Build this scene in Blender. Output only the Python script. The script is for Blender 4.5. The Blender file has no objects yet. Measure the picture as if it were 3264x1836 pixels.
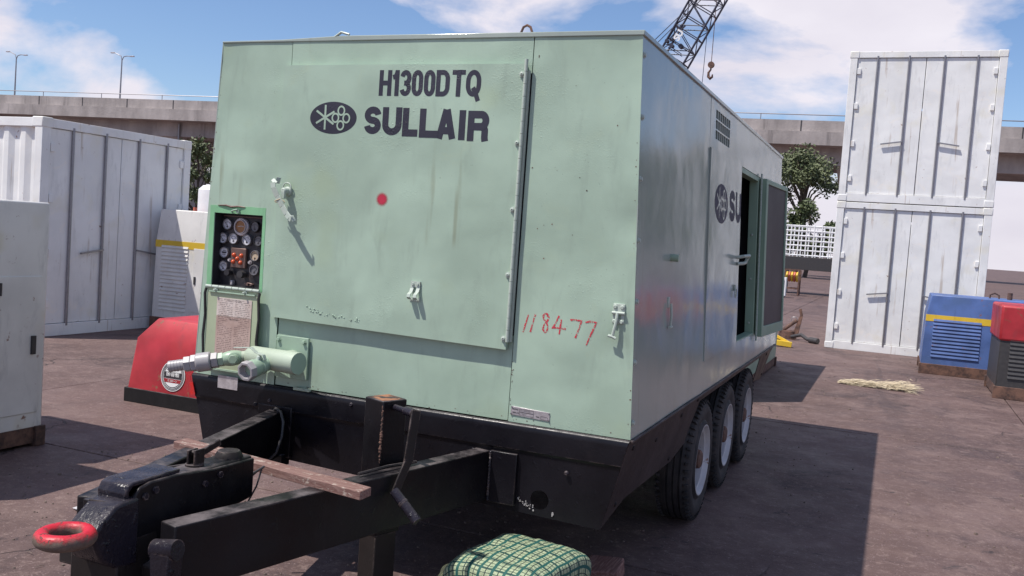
import bpy, bmesh, math, random
from mathutils import Vector, Matrix, Quaternion, noise as mn
random.seed(7)
S = bpy.context.scene
COL = S.collection
G = 0.825            # height of the trailer body's lower edge above the ground; built below as z = 0

# ------------------------------------------------------------------ camera, sky, sun, exposure
cd = bpy.data.cameras.new('Camera'); cam = bpy.data.objects.new('Camera', cd); COL.objects.link(cam)
right = Vector((0.91932218, 0.38723103, 0.06999183)); up = Vector((-0.08698807, 0.02651713, 0.99585637))
fwd = Vector((-0.3837705, 0.92160131, -0.05806227))
M = Matrix((right, up, -fwd)).transposed().to_4x4(); M.translation = (0.91149502, -3.51528732, 0.78022675 + G)
cam.matrix_world = M
cd.sensor_width = 36; cd.lens = 32.264; cd.clip_start = .05; cd.clip_end = 3000
S.camera = cam
SUN = Vector((.393, .393, -1)).normalized()
sl = bpy.data.lights.new('Sun', 'SUN'); so = bpy.data.objects.new('Sun', sl); COL.objects.link(so)
sl.energy = 5.0; sl.angle = math.radians(.5); sl.color = (1, .955, .89)
so.rotation_euler = SUN.to_track_quat('-Z', 'Y').to_euler(); so.location = (-8, -8, 20)

W = bpy.data.worlds.new('World'); S.world = W; W.use_nodes = True
nt = W.node_tree; nt.nodes.clear()
def wn(t, **k):
    n = nt.nodes.new(t)
    for a, b in k.items(): setattr(n, a, b)
    return n
def wl(a, b): nt.links.new(a, b)
def wmath(op, a, b=None):
    n = wn('ShaderNodeMath', operation=op)
    for i, v in enumerate((a, b)):
        if v is None: continue
        if isinstance(v, (int, float)): n.inputs[i].default_value = v
        else: wl(v, n.inputs[i])
    return n.outputs[0]
sky = wn('ShaderNodeTexSky', sky_type='NISHITA', sun_disc=False)
sky.sun_elevation = math.radians(60.9); sky.sun_rotation = math.radians(225); sky.air_density = 1.0; sky.dust_density = .3; sky.ozone_density = 2.2
tc = wn('ShaderNodeTexCoord'); sep = wn('ShaderNodeSeparateXYZ'); wl(tc.outputs['Generated'], sep.inputs[0])
comb = wn('ShaderNodeMapping'); wl(tc.outputs['Generated'], comb.inputs[0]); comb.inputs['Scale'].default_value = (1, 1, 2.3)
comb.inputs['Location'].default_value = (4.4, 1.3, 0)
nz = wn('ShaderNodeTexNoise'); wl(comb.outputs[0], nz.inputs['Vector'])
nz.inputs['Scale'].default_value = 3.0; nz.inputs['Detail'].default_value = 9; nz.inputs['Roughness'].default_value = .54; nz.inputs['Distortion'].default_value = .25
rp = wn('ShaderNodeValToRGB'); wl(nz.outputs[0], rp.inputs[0])
rp.color_ramp.elements[0].position = .50; rp.color_ramp.elements[0].color = (0, 0, 0, 1)
rp.color_ramp.elements[1].position = .60; rp.color_ramp.elements[1].color = (1, 1, 1, 1)
# low bank of cumulus towards the horizon, all the way round
bank = wn('ShaderNodeMapRange'); wl(wmath('ADD', sep.outputs[2], wmath('MULTIPLY', wmath('SUBTRACT', nz.outputs[0], .5), .16)), bank.inputs[0])
bank.inputs[1].default_value = .10; bank.inputs[2].default_value = .05; bank.inputs[3].default_value = 0; bank.inputs[4].default_value = 1
msk = wmath('MINIMUM', wmath('ADD', rp.outputs[0], bank.outputs[0]), .97)
# cloud brightness: a second noise gives the greyer undersides
nz2 = wn('ShaderNodeTexNoise'); wl(comb.outputs[0], nz2.inputs['Vector']); nz2.inputs['Scale'].default_value = 7; nz2.inputs['Detail'].default_value = 5
cc = wn('ShaderNodeMix', data_type='RGBA'); wl(nz2.outputs[0], cc.inputs[0]); cc.inputs[6].default_value = (14, 13.2, 15.2, 1); cc.inputs[7].default_value = (20, 19.2, 20.4, 1)
tint = wn('ShaderNodeMix', data_type='RGBA', blend_type='MULTIPLY'); tint.inputs[0].default_value = 1; wl(sky.outputs[0], tint.inputs[6]); tint.inputs[7].default_value = (2.2, 2.35, 2.7, 1)
mx = wn('ShaderNodeMix', data_type='RGBA'); wl(msk, mx.inputs[0]); wl(tint.outputs[2], mx.inputs[6]); wl(cc.outputs[2], mx.inputs[7])
bg = wn('ShaderNodeBackground'); wl(mx.outputs[2], bg.inputs[0]); bg.inputs[1].default_value = .05
wo = wn('ShaderNodeOutputWorld'); wl(bg.outputs[0], wo.inputs[0])
vs = S.view_settings; vs.view_transform = 'Standard'; vs.look = 'None'; vs.exposure = .0; vs.gamma = 1; vs.use_curve_mapping = False

# ------------------------------------------------------------------ materials
MATS = {}
class NT:
    def __init__(s, name):
        s.m = bpy.data.materials.new(name); s.m.use_nodes = True; s.t = s.m.node_tree
        s.b = s.t.nodes['Principled BSDF']; s.o = s.t.nodes['Material Output']
        s.co = s.n('ShaderNodeTexCoord').outputs['Object']; MATS[name] = s.m
    def n(s, t, **k):
        n = s.t.nodes.new(t)
        for a, b in k.items(): setattr(n, a, b)
        return n
    def set(s, sock, v):
        if hasattr(v, 'is_output') or isinstance(v, bpy.types.NodeSocket): s.t.links.new(v, sock)
        elif isinstance(v, (tuple, list)) and len(v) == 3 and sock.type == 'RGBA': sock.default_value = (*v, 1)
        else: sock.default_value = v
    def noise(s, scale, detail=4, rough=.55, dist=0, stretch=None, off=0):
        n = s.n('ShaderNodeTexNoise'); n.inputs['Scale'].default_value = scale; n.inputs['Detail'].default_value = detail
        n.inputs['Roughness'].default_value = rough; n.inputs['Distortion'].default_value = dist
        mp = s.n('ShaderNodeMapping'); s.set(mp.inputs[0], s.co); mp.inputs['Location'].default_value = (off, off * .7, off * .3)
        if stretch: mp.inputs['Scale'].default_value = stretch
        s.t.links.new(mp.outputs[0], n.inputs['Vector']); return n.outputs[0]
    def vor(s, scale, feature='F1', dist=None, stretch=None, rnd=1):
        n = s.n('ShaderNodeTexVoronoi', feature=feature); n.inputs['Scale'].default_value = scale; n.inputs['Randomness'].default_value = rnd
        s.set(n.inputs['Vector'], dist if dist is not None else s.co); return n.outputs[0]
    def ramp(s, v, a, b, lo=0., hi=1.):
        n = s.n('ShaderNodeMapRange', interpolation_type='SMOOTHSTEP'); s.set(n.inputs[0], v)
        n.inputs[1].default_value = a; n.inputs[2].default_value = b; n.inputs[3].default_value = lo; n.inputs[4].default_value = hi
        return n.outputs[0]
    def mix(s, f, a, b, mode='MIX'):
        n = s.n('ShaderNodeMix', data_type='RGBA', blend_type=mode); s.set(n.inputs[0], f); s.set(n.inputs[6], a); s.set(n.inputs[7], b); return n.outputs[2]
    def math(s, op, a, b=0.):
        n = s.n('ShaderNodeMath', operation=op); s.set(n.inputs[0], a); s.set(n.inputs[1], b); return n.outputs[0]
    def bump(s, h, dist, strength=1., prev=None):
        n = s.n('ShaderNodeBump'); s.set(n.inputs['Height'], h); n.inputs['Distance'].default_value = dist; n.inputs['Strength'].default_value = strength
        if prev is not None: s.set(n.inputs['Normal'], prev)
        return n.outputs[0]
    def fin(s, col, rough=.5, metal=0., normal=None, spec=None):
        s.set(s.b.inputs['Base Color'], col); s.set(s.b.inputs['Roughness'], rough); s.set(s.b.inputs['Metallic'], metal)
        if normal is not None: s.set(s.b.inputs['Normal'], normal)
        if spec is not None: s.b.inputs['Specular IOR Level'].default_value = spec
        return s.m

def paint(name, c, peel=0., var=.12, rough=(.3, .45), rust=0., dirt=.25, wave=0., spec=None, spk=.55, runs=0.):
    t = NT(name)
    c2 = tuple(x * (1 - var) for x in c); c3 = tuple(min(1, x * (1 + var * .6) + .01) for x in c)
    col = t.mix(t.ramp(t.noise(1.7, 5), .35, .65), c2, c3)
    col = t.mix(t.math('MULTIPLY', t.ramp(t.noise(9, 6, .65, .4, (1, 1, .25), 3), .52, .75), dirt), col, tuple(x * .72 + .02 for x in c))
    col = t.mix(t.math('MULTIPLY', t.ramp(t.noise(2.3, 3, .5, 0, None, 9), .58, .72), dirt * .7), col, (c[0] * .93, c[1] * .88, c[2] * .72))
    sp = t.ramp(t.noise(95, 2, .5, 0, None, 5), .74, .79)
    col = t.mix(t.math('MULTIPLY', sp, spk), col, tuple(x * .35 for x in c))
    if runs:
        rn = t.math('MULTIPLY', t.ramp(t.noise(9, 3, .6, .15, (1, 1, .05), 17), .62, .70), t.ramp(t.noise(1.6, 3, .5, 0, None, 23), .48, .62))
        col = t.mix(t.math('MULTIPLY', rn, runs), col, (c[0] * .62, c[1] * .52, c[2] * .44))
        col = t.mix(t.math('MULTIPLY', t.ramp(t.noise(4.2, 6, .68, .8, None, 31), .56, .74), runs * .6), col, (c[0] * 1.12, c[1] * 1.03, c[2] * .92))
    if rust:
        rm = t.math('MULTIPLY', t.ramp(t.noise(14, 8, .7, .3, None, 2), .66 - .1 * rust, .72 - .1 * rust), t.ramp(t.noise(3, 2, .5, 0, None, 6), .5, .6))
        col = t.mix(rm, col, t.mix(t.noise(40, 3), (.16, .055, .025), (.30, .14, .08)))
    nr = None
    if peel:
        h = t.math('ADD', t.ramp(t.noise(150, 3, .5, 0, None, 1), .5, .72), t.math('MULTIPLY', t.ramp(t.noise(75, 2, .5, .2, None, 7), .66, .76), 1.6))
        lm = t.ramp(t.noise(2.6, 4, .6, 0, None, 11), .48, .66)
        nr = t.bump(t.math('MULTIPLY', h, t.math('ADD', lm, .05)), .0011 * peel)
    else: nr = t.bump(t.noise(60, 3), .0003)
    if wave: nr = t.bump(t.noise(5.5, 3, .5, .3, None, 14), wave * .10, 1, t.bump(t.noise(2.2, 2, .5, .3, None, 4), wave, 1, nr))
    r = t.ramp(t.noise(5, 5, .6, 0, None, 8), .3, .7, *rough)
    return t.fin(col, r, 0, nr, spec)

GREEN = (.368, .482, .375)
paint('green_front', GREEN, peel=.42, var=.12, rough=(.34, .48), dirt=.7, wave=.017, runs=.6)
paint('green_shaded', (.340, .392, .350), peel=0, var=.07, rough=(.11, .19), dirt=.35, wave=.006, runs=.35)  # same paint as the front, base colour darkened to stand for shade
paint('green_part', (.33, .445, .335), peel=1.6, var=.12, rough=(.35, .5), dirt=.4)
paint('green_flap', (.40, .46, .30), peel=.6, var=.08, rough=(.4, .5), dirt=.3)
paint('green_vivid', (.21, .45, .24), peel=.5, var=.25, rough=(.4, .5), dirt=.5)
paint('green_jamb', (.27, .39, .28), peel=.3, var=.1, rough=(.4, .5), dirt=.4)
paint('pipe_cream', (.40, .47, .365), peel=2.5, var=.12, rough=(.5, .65), dirt=.4)
paint('silver_fitting', (.37, .35, .355), peel=.8, var=.08, rough=(.35, .5), dirt=.2)
paint('wheel_white', (.55, .53, .54), peel=.3, var=.3, rough=(.35, .5), rust=.6, dirt=.9)
paint('white_paint', (.80, .80, .80), peel=0, var=.05, rough=(.4, .55), rust=.25, dirt=.2)
paint('container_white', (.79, .785, .77), peel=0, var=.06, rough=(.45, .6), rust=.35, dirt=.6, wave=.012, spk=.1, runs=.7)
paint('red_machine', (.42, .020, .030), peel=.2, var=.3, rough=(.38, .6), rust=.8, dirt=.9)
paint('blue_machine', (.07, .13, .33), peel=.2, var=.3, rough=(.4, .6), rust=.7, dirt=.9)
paint('yellow_paint', (.75, .50, .04), peel=.2, var=.15, rough=(.35, .5), rust=.5, dirt=.5)
paint('cream_machine', (.74, .72, .68), peel=.1, var=.1, rough=(.4, .5), rust=.6, dirt=.9)
paint('orange_red', (.55, .14, .08), peel=.2, var=.2, rough=(.5, .6), rust=.4, dirt=.4)
paint('crane_dark', (.028, .028, .05), var=.2, rough=(.4, .5), dirt=.2)
paint('lettering_navy', (.020, .018, .034), peel=.8, var=.15, rough=(.4, .5), dirt=.3)
paint('lettering_side', (.030, .026, .060), peel=0, var=.12, rough=(.45, .55), dirt=.2, wave=.004, spec=.2)

def black(name, c, rough=(.28, .5), chips=.5, dust=.35, bumpy=0):
    t = NT(name)
    col = t.mix(t.ramp(t.noise(2.5, 5), .35, .7), c, tuple(x * 1.7 + .003 for x in c))
    geo = t.n('ShaderNodeNewGeometry'); sp = t.n('ShaderNodeSeparateXYZ'); t.set(sp.inputs[0], geo.outputs['Normal'])
    upf = t.ramp(sp.outputs[2], .5, .95)
    dm = t.math('MULTIPLY', t.math('MULTIPLY', t.ramp(t.noise(7, 6, .65), .38, .7), upf), dust * 1.6)
    col = t.mix(dm, col, (.20, .17, .17))
    col = t.mix(t.math('MULTIPLY', t.ramp(t.noise(6, 6, .7, .2, (1, 1, .3), 4), .55, .8), dust * .35), col, (.12, .10, .10))
    ch = t.math('MULTIPLY', t.ramp(t.noise(26, 7, .68, .2, None, 3), .70, .735), t.ramp(t.noise(3.3, 2, .5, 0, None, 8), .53, .6))
    col = t.mix(t.math('MULTIPLY', ch, chips), col, t.mix(t.noise(30, 2), (.22, .10, .06), (.33, .30, .29)))
    bv = t.n('ShaderNodeBevel', samples=4); bv.inputs[0].default_value = .008
    dt = t.n('ShaderNodeVectorMath', operation='DOT_PRODUCT'); t.set(dt.inputs[0], bv.outputs[0]); t.set(dt.inputs[1], geo.outputs['Normal'])
    ew = t.math('MULTIPLY', t.ramp(dt.outputs['Value'], .985, .90), t.ramp(t.noise(16, 6, .7, .2, None, 13), .46, .62))
    col = t.mix(t.math('MULTIPLY', ew, .75 * chips + .25), col, t.mix(t.noise(22, 3), (.13, .062, .038), (.22, .20, .195)))
    h = t.math('ADD', t.noise(70, 4), t.math('MULTIPLY', t.ramp(t.noise(26, 3, .6, .3, None, 2), .58, .75), 1.5))
    nr = t.bump(h, .0006 + bumpy)
    return t.fin(col, t.math('ADD', t.ramp(t.noise(8, 5, .6), .3, .7, *rough), t.math('MULTIPLY', dm, .4)), 0, nr, .25)
black('black_paint', (.0042, .0036, .005), dust=.42)
black('black_gloss', (.012, .0105, .016), rough=(.16, .34), chips=.9, bumpy=.0022, dust=.15)
black('black_brown', (.013, .010, .0095), rough=(.4, .6), chips=1, dust=.3)
black('skirt_black', (.0052, .0046, .0068), rough=(.26, .42), dust=.22)
black('skirt_side_brown', (.028, .021, .021), rough=(.4, .55), dust=.5)
black('under_black', (.010, .009, .010), rough=(.6, .8), chips=.2)

t = NT('rubber')
col = t.mix(t.ramp(t.noise(12, 5), .35, .7), (.018, .016, .017), (.045, .038, .038))
t.fin(col, .75, 0, t.bump(t.noise(60, 4), .0012))
t = NT('rust_steel')
col = t.mix(t.ramp(t.noise(9, 8, .7), .35, .65), (.06, .035, .03), (.19, .10, .07))
t.fin(col, .8, 0, t.bump(t.noise(50, 6), .002))
t = NT('grey_steel'); t.fin(t.mix(t.noise(20, 4), (.22, .21, .22), (.36, .35, .37)), .42, .7, t.bump(t.noise(80, 3), .0004))
t = NT('dark_steel'); t.fin(t.mix(t.noise(20, 4), (.03, .028, .03), (.075, .07, .07)), .5, .2, t.bump(t.noise(80, 3), .0006))
t = NT('hinge_grey'); t.fin(t.mix(t.noise(25, 4), (.36, .43, .37), (.50, .55, .48)), .45, 0, t.bump(t.noise(120, 3), .0006))
t = NT('plate_alu'); t.fin(t.mix(t.ramp(t.noise(18, 6, .7), .4, .7), (.42, .38, .39), (.62, .57, .58)), .38, .4, t.bump(t.noise(90, 3), .0003))
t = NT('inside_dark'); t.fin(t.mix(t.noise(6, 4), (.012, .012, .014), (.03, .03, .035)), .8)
t = NT('insulation')
d = t.math('MULTIPLY', t.ramp(t.vor(150), .2, .5), .5)
t.fin(t.mix(t.ramp(t.noise(2, 5, .6), .35, .7), (.060, .050, .050), t.mix(d, (.085, .074, .073), (.105, .093, .092))), .55, .3, t.bump(t.vor(150), .0005))
t = NT('panel_black'); t.fin(t.mix(t.ramp(t.noise(14, 6, .65), .45, .7), (.020, .018, .022), (.065, .052, .052)), .5, 0, t.bump(t.noise(60, 4), .0006))
t = NT('gauge_white'); t.fin(t.mix(t.ramp(t.noise(60, 4, .6), .45, .6), (.52, .51, .54), (.74, .73, .76)), .3)
t = NT('gauge_dim'); t.fin(t.mix(t.noise(60, 4), (.10, .10, .115), (.17, .165, .18)), .25)
t = NT('gauge_amber'); t.fin(t.mix(t.noise(45, 4), (.22, .085, .025), (.40, .18, .06)), .25)
t = NT('gauge_tan'); t.fin(t.mix(t.noise(45, 4), (.44, .33, .22), (.58, .46, .33)), .25)
t = NT('lamp_orange'); t.fin(t.mix(t.noise(60, 2), (.55, .07, .02), (.70, .13, .05)), .18)
t = NT('ink'); t.fin((.03, .025, .03), .7)
t = NT('copper_box'); t.fin(t.mix(t.noise(30, 4), (.10, .055, .045), (.22, .14, .12)), .4, .3)
t = NT('red_plastic'); t.fin(t.mix(t.ramp(t.noise(40, 4), .4, .6), (.60, .02, .015), (.45, .03, .03)), .4)
t = NT('ring_red')
geo = t.n('ShaderNodeNewGeometry'); sp = t.n('ShaderNodeSeparateXYZ'); t.set(sp.inputs[0], geo.outputs['Position'])
h = t.math('ADD', sp.outputs[2], t.math('MULTIPLY', t.math('SUBTRACT', t.noise(28, 7, .7), .5), .05))
wear = t.math('MAXIMUM', t.ramp(h, G - .108, G - .128), t.ramp(t.noise(35, 7, .7, .3, None, 4), .575, .615))
col = t.mix(wear, t.mix(t.noise(12, 4), (.50, .008, .022), (.60, .018, .036)), t.mix(t.noise(60, 5), (.05, .03, .022), (.19, .14, .11)))
t.fin(col, t.math('ADD', .42, t.math('MULTIPLY', wear, .3)), 0, t.bump(t.math('ADD', t.noise(40, 5), t.math('MULTIPLY', wear, -.8)), .002))
t = NT('red_chalk'); n_ = t.ramp(t.noise(190, 3, .6), .40, .55)
t.fin((.60, .04, .065), .9); tr = t.n('ShaderNodeBsdfTransparent'); ms = t.n('ShaderNodeMixShader')
t.set(ms.inputs[0], n_); t.t.links.new(tr.outputs[0], ms.inputs[1]); t.t.links.new(t.b.outputs[0], ms.inputs[2]); t.t.links.new(ms.outputs[0], t.o.inputs[0])
def placard(name, c1, c2, row):      # rows of small print in two columns
    t = NT(name); sp = t.n('ShaderNodeSeparateXYZ'); t.set(sp.inputs[0], t.co)
    fr = t.math('FRACT', t.math('MULTIPLY', sp.outputs[2], 1 / row))
    line = t.math('MULTIPLY', t.ramp(fr, .42, .46), t.ramp(fr, .86, .82))
    word = t.ramp(t.noise(1, 2, .5, 0, (120, 1, 1 / row * .9)), .44, .50)
    para = t.ramp(t.noise(1, 1, .5, 0, (7, 1, 30), 3), .38, .42)
    col2 = t.math('GREATER_THAN', t.math('ABSOLUTE', t.math('ADD', sp.outputs[0], 1.950)), .006)
    edge = t.math('LESS_THAN', t.math('ABSOLUTE', t.math('ADD', sp.outputs[0], 1.950)), .092)
    m = t.math('MULTIPLY', t.math('MULTIPLY', line, word), t.math('MULTIPLY', para, t.math('MULTIPLY', col2, edge)))
    base = t.mix(t.ramp(t.noise(9, 6, .65), .4, .72), c1, c2)
    t.fin(t.mix(t.math('MULTIPLY', m, .72), base, (.09, .06, .06)), .6)
placard('placard_light', (.66, .57, .52), (.50, .39, .34), .0085)
placard('placard_brown', (.50, .36, .31), (.37, .25, .21), .0085)
t = NT('bare_wood')
gr = t.noise(14, 6, .65, .6, (.6, 9, 9))
top = t.mix(t.ramp(gr, .38, .68), (.17, .085, .070), (.265, .160, .135))
col = t.mix(t.math('MULTIPLY', t.ramp(t.noise(30, 7, .75, .2, (.5, 1, 1), 3), .56, .62), .8), top, (.46, .38, .32))
t.fin(col, .7, 0, t.bump(gr, .002))
t = NT('block_wood')
gr = t.noise(12, 6, .65, .6, (9, .6, 9)); t.fin(t.mix(t.ramp(gr, .38, .68), (.17, .075, .06), (.33, .19, .16)), .8, 0, t.bump(gr, .003))
t = NT('straw'); t.fin(t.mix(t.noise(14, 3), (.46, .37, .24), (.68, .58, .42)), .8)
t = NT('bark'); t.fin(t.mix(t.noise(8, 6, .7, 0, (4, 4, 1)), (.05, .038, .028), (.13, .10, .075)), .9, 0, t.bump(t.noise(12, 5), .02))
for nme, a, b in (('leaf', (.022, .042, .012), (.13, .155, .055)), ('leaf_pale', (.035, .055, .018), (.18, .20, .09))):
    t = NT(nme); t.fin(t.mix(t.noise(2.5, 3), a, b), .6)
t = NT('concrete'); t.fin(t.mix(t.ramp(t.noise(.5, 6, .7, 0, (1, 1, .08), 4), .55, .7, 0, .8), t.mix(t.ramp(t.noise(.35, 7, .65, 0, (1, 1, .4)), .35, .7), (.30, .265, .25), (.46, .41, .385)), (.14, .125, .12)), .85, 0, t.bump(t.noise(4, 6), .02))
t = NT('cushion_cloth')
uv = t.n('ShaderNodeUVMap'); sp = t.n('ShaderNodeSeparateXYZ'); t.set(sp.inputs[0], uv.outputs[0])
U, V_ = sp.outputs[0], sp.outputs[1]
def stripe(x, per, w, off=0.): 
    return t.math('LESS_THAN', t.math('FRACT', t.math('ADD', t.math('MULTIPLY', x, 1 / per), off)), w)
fine = t.math('MULTIPLY', t.ramp(t.noise(1, 2, .5, 0, (1, 1, 1)), 0, 1), 1.)
vlong = t.n('ShaderNodeTexNoise'); t.set(vlong.inputs['Vector'], uv.outputs[0]); vlong.inputs['Scale'].default_value = 90
base = t.mix(t.ramp(vlong.outputs[0], .35, .65), (.25, .315, .19), (.40, .45, .30))
base = t.mix(t.math('MULTIPLY', stripe(U, .006, .28), .38), base, (.30, .36, .15))
col = t.mix(stripe(V_, .022, .17), base, (.012, .035, .03))
col = t.mix(stripe(V_, .072, .16, .35), col, (.012, .06, .05))
col = t.mix(stripe(U, .052, .24), col, (.009, .085, .072))
col = t.mix(stripe(U, .052, .08, .42), col, (.012, .03, .03))
col = t.mix(t.ramp(t.noise(8, 6, .7), .62, .78, 0, .8), col, (.10, .09, .05))
t.fin(col, .75, 0, t.bump(vlong.outputs[0], .002))
t = NT('sack_dark'); t.fin(t.mix(t.math('MULTIPLY', t.ramp(t.vor(42), .25, .5), .8), (.10, .12, .06), (.03, .03, .022)), .8, 0, t.bump(t.vor(42), .004))
# ---- yard concrete
def yard(name, seed):
    t = NT(name)
    geo = t.n('ShaderNodeNewGeometry'); t.co = geo.outputs['Position']
    big = t.ramp(t.noise(.33, 6, .6, .2, None, seed), .36, .66)
    col = t.mix(big, (.094, .057, .051), (.136, .084, .075))
    col = t.mix(t.ramp(t.noise(2.4, 8, .72, .3, None, seed + 2), .45, .70), col, (.170, .113, .101))
    col = t.mix(t.ramp(t.noise(1.1, 8, .74, .6, None, seed + 5), .50, .66, 0, .85), col, (.055, .034, .033))
    col = t.mix(t.ramp(t.noise(13, 9, .8, .2, None, seed + 8), .52, .64, 0, .7), col, (.218, .152, .134))
    col = t.mix(t.ramp(t.noise(17, 9, .8, .2, None, seed + 9), .56, .66, 0, .7), col, (.060, .036, .035))
    col = t.mix(t.ramp(t.noise(75, 6, .75, 0, None, 1), .58, .66, 0, .9), col, (.33, .24, .225))
    col = t.mix(t.ramp(t.noise(60, 5, .75, 0, None, 9), .60, .68, 0, .9), col, (.040, .026, .026))
    col = t.mix(t.ramp(t.noise(.9, 4, .6, 1.5, (1, .12, 1), seed + 15), .58, .70, 0, .6), col, (.055, .036, .037))
    col = t.mix(t.ramp(t.noise(3.2, 5, .7, .4, None, seed + 21), .64, .70, 0, .8), col, (.035, .025, .026))
    dv = t.n('ShaderNodeTexNoise'); t.set(dv.inputs['Vector'], t.co); dv.inputs['Scale'].default_value = 1.4; dv.inputs['Detail'].default_value = 6
    va = t.n('ShaderNodeMixRGB') if False else t.n('ShaderNodeVectorMath', operation='MULTIPLY_ADD')
    t.set(va.inputs[0], dv.outputs['Color']); va.inputs[1].default_value = (.9, .9, .9); t.set(va.inputs[2], t.co)
    ed = t.vor(.32, 'DISTANCE_TO_EDGE', va.outputs[0])
    crack = t.math('MULTIPLY', t.ramp(ed, .0038, .0008), t.ramp(t.noise(.5, 2, .5, 0, None, 4), .45, .55))
    col = t.mix(t.math('MULTIPLY', crack, .7), col, (.025, .018, .018))
    h = t.math('ADD', t.math('MULTIPLY', t.noise(30, 6, .7), .6), t.math('ADD', t.noise(6, 5, .6), t.math('MULTIPLY', crack, -1.5)))
    t.fin(col, t.ramp(t.noise(3, 5, .6, 0, None, 7), .3, .7, .62, .85), 0, t.bump(h, .006))
yard('yard_concrete', 0)
def M_(n): return MATS[n]

# ------------------------------------------------------------------ mesh builder
class MB:
    def __init__(s): s.v = []; s.f = []; s.mi = []; s.mats = []; s.cur = 0; s.sm = []; s.smooth = False; s.uv = None
    def mat(s, name):
        if name not in s.mats: s.mats.append(name)
        s.cur = s.mats.index(name); return s
    def add(s, vs, fs):
        b = len(s.v); s.v += [tuple(v) for v in vs]
        for f in fs: s.f.append(tuple(i + b for i in f)); s.mi.append(s.cur); s.sm.append(s.smooth)
        return s
    def hexa(s, p):   # 8 points: bottom 4 ccw, top 4 ccw
        return s.add(p, [(0, 3, 2, 1), (4, 5, 6, 7), (0, 1, 5, 4), (1, 2, 6, 5), (2, 3, 7, 6), (3, 0, 4, 7)])
    def box(s, x0, x1, y0, y1, z0, z1):
        return s.hexa([(x0, y0, z0), (x1, y0, z0), (x1, y1, z0), (x0, y1, z0), (x0, y0, z1), (x1, y0, z1), (x1, y1, z1), (x0, y1, z1)])
    def prism(s, poly, fn, a0, a1):   # poly 2D -> fn(u,v,a)
        n = len(poly); vs = [fn(u, v, a0) for u, v in poly] + [fn(u, v, a1) for u, v in poly]
        return s.add(vs, [tuple(range(n))[::-1], tuple(range(n, 2 * n))] + [(i, (i + 1) % n, (i + 1) % n + n, i + n) for i in range(n)])
    def frame(s, d):
        d = Vector(d).normalized(); a = Vector((0, 0, 1)) if abs(d.z) < .9 else Vector((1, 0, 0))
        u = d.cross(a).normalized(); return u, d.cross(u).normalized(), d
    def lathe(s, prof, o, axis, n=24, rot=0., flat=False, caps=True):   # prof [(h,r)]
        u, w, d = s.frame(axis); o = Vector(o); vs = []; ps = s.smooth; s.smooth = not flat
        for h, r in prof:
            for k in range(n):
                a = 2 * math.pi * k / n + rot; vs.append(o + d * h + (u * math.cos(a) + w * math.sin(a)) * r)
        m = len(prof); fs = [(i * n + k, i * n + (k + 1) % n, (i + 1) * n + (k + 1) % n, (i + 1) * n + k) for i in range(m - 1) for k in range(n)]
        s.add(vs, fs); s.smooth = False
        if caps and prof[0][1] > 1e-5: s.add(vs[:n], [tuple(range(n))[::-1]])
        if caps and prof[-1][1] > 1e-5: s.add(vs[-n:], [tuple(range(n))])
        s.smooth = ps; return s
    def cyl(s, p0, p1, r, n=16, r1=None, rot=0., flat=False):
        p0 = Vector(p0); p1 = Vector(p1); return s.lathe([(0, r), ((p1 - p0).length, r if r1 is None else r1)], p0, p1 - p0, n, rot, flat)
    def tube(s, pts, r, n=8, closed=False):
        pts = [Vector(p) for p in pts]; vs = []; m = len(pts); pu = None
        for i, p in enumerate(pts):
            d = (pts[(i + 1) % m] - pts[i - 1]) if closed else (pts[min(i + 1, m - 1)] - pts[max(i - 1, 0)])
            u, w, d = s.frame(d)
            if pu is not None:
                u = (pu - d * pu.dot(d)).normalized(); w = d.cross(u)
            pu = u; rr = r[i] if isinstance(r, (list, tuple)) else r
            vs += [p + (u * math.cos(2 * math.pi * k / n) + w * math.sin(2 * math.pi * k / n)) * rr for k in range(n)]
        seg = m if closed else m - 1
        fs = [(i * n + k, i * n + (k + 1) % n, ((i + 1) % m) * n + (k + 1) % n, ((i + 1) % m) * n + k) for i in range(seg) for k in range(n)]
        ps = s.smooth; s.smooth = True; s.add(vs, fs); s.smooth = ps
        if not closed: s.add(vs[:n], [tuple(range(n))[::-1]]); s.add(vs[-n:], [tuple(range(n))])
        return s
    def bar(s, p0, p1, w, h, upv=(0, 0, 1)):
        p0 = Vector(p0); p1 = Vector(p1); d = (p1 - p0).normalized(); a = Vector(upv)
        if abs(d.dot(a)) > .95: a = Vector((0, 1, 0))
        u = d.cross(a).normalized() * w / 2; k = u.cross(d).normalized() * h / 2
        return s.hexa([p0 - u - k, p0 + u - k, p1 + u - k, p1 - u - k, p0 - u + k, p0 + u + k, p1 + u + k, p1 - u + k])
    def grid(s, us, vs_, fn, th, hole=lambda a, b: False):   # plate with holes: fn(u,v,d) d = 0 face .. th back
        nu, nv = len(us), len(vs_); cells = {(i, j) for i in range(nu - 1) for j in range(nv - 1) if not hole((us[i] + us[i + 1]) / 2, (vs_[j] + vs_[j + 1]) / 2)}
        F = [fn(u, v, 0) for v in vs_ for u in us]; B = [fn(u, v, th) for v in vs_ for u in us]; N = nu * nv
        fs = []
        for i, j in cells:
            a, b, c, d = j * nu + i, j * nu + i + 1, (j + 1) * nu + i + 1, (j + 1) * nu + i
            fs.append((a, b, c, d)); fs.append((d + N, c + N, b + N, a + N))
            for (di, dj, p, q) in ((0, -1, a, b), (1, 0, b, c), (0, 1, c, d), (-1, 0, d, a)):
                if (i + di, j + dj) not in cells: fs.append((q, p, p + N, q + N))
        ps = s.smooth; s.smooth = True; s.add(F + B, fs); s.smooth = ps; return s
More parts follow.
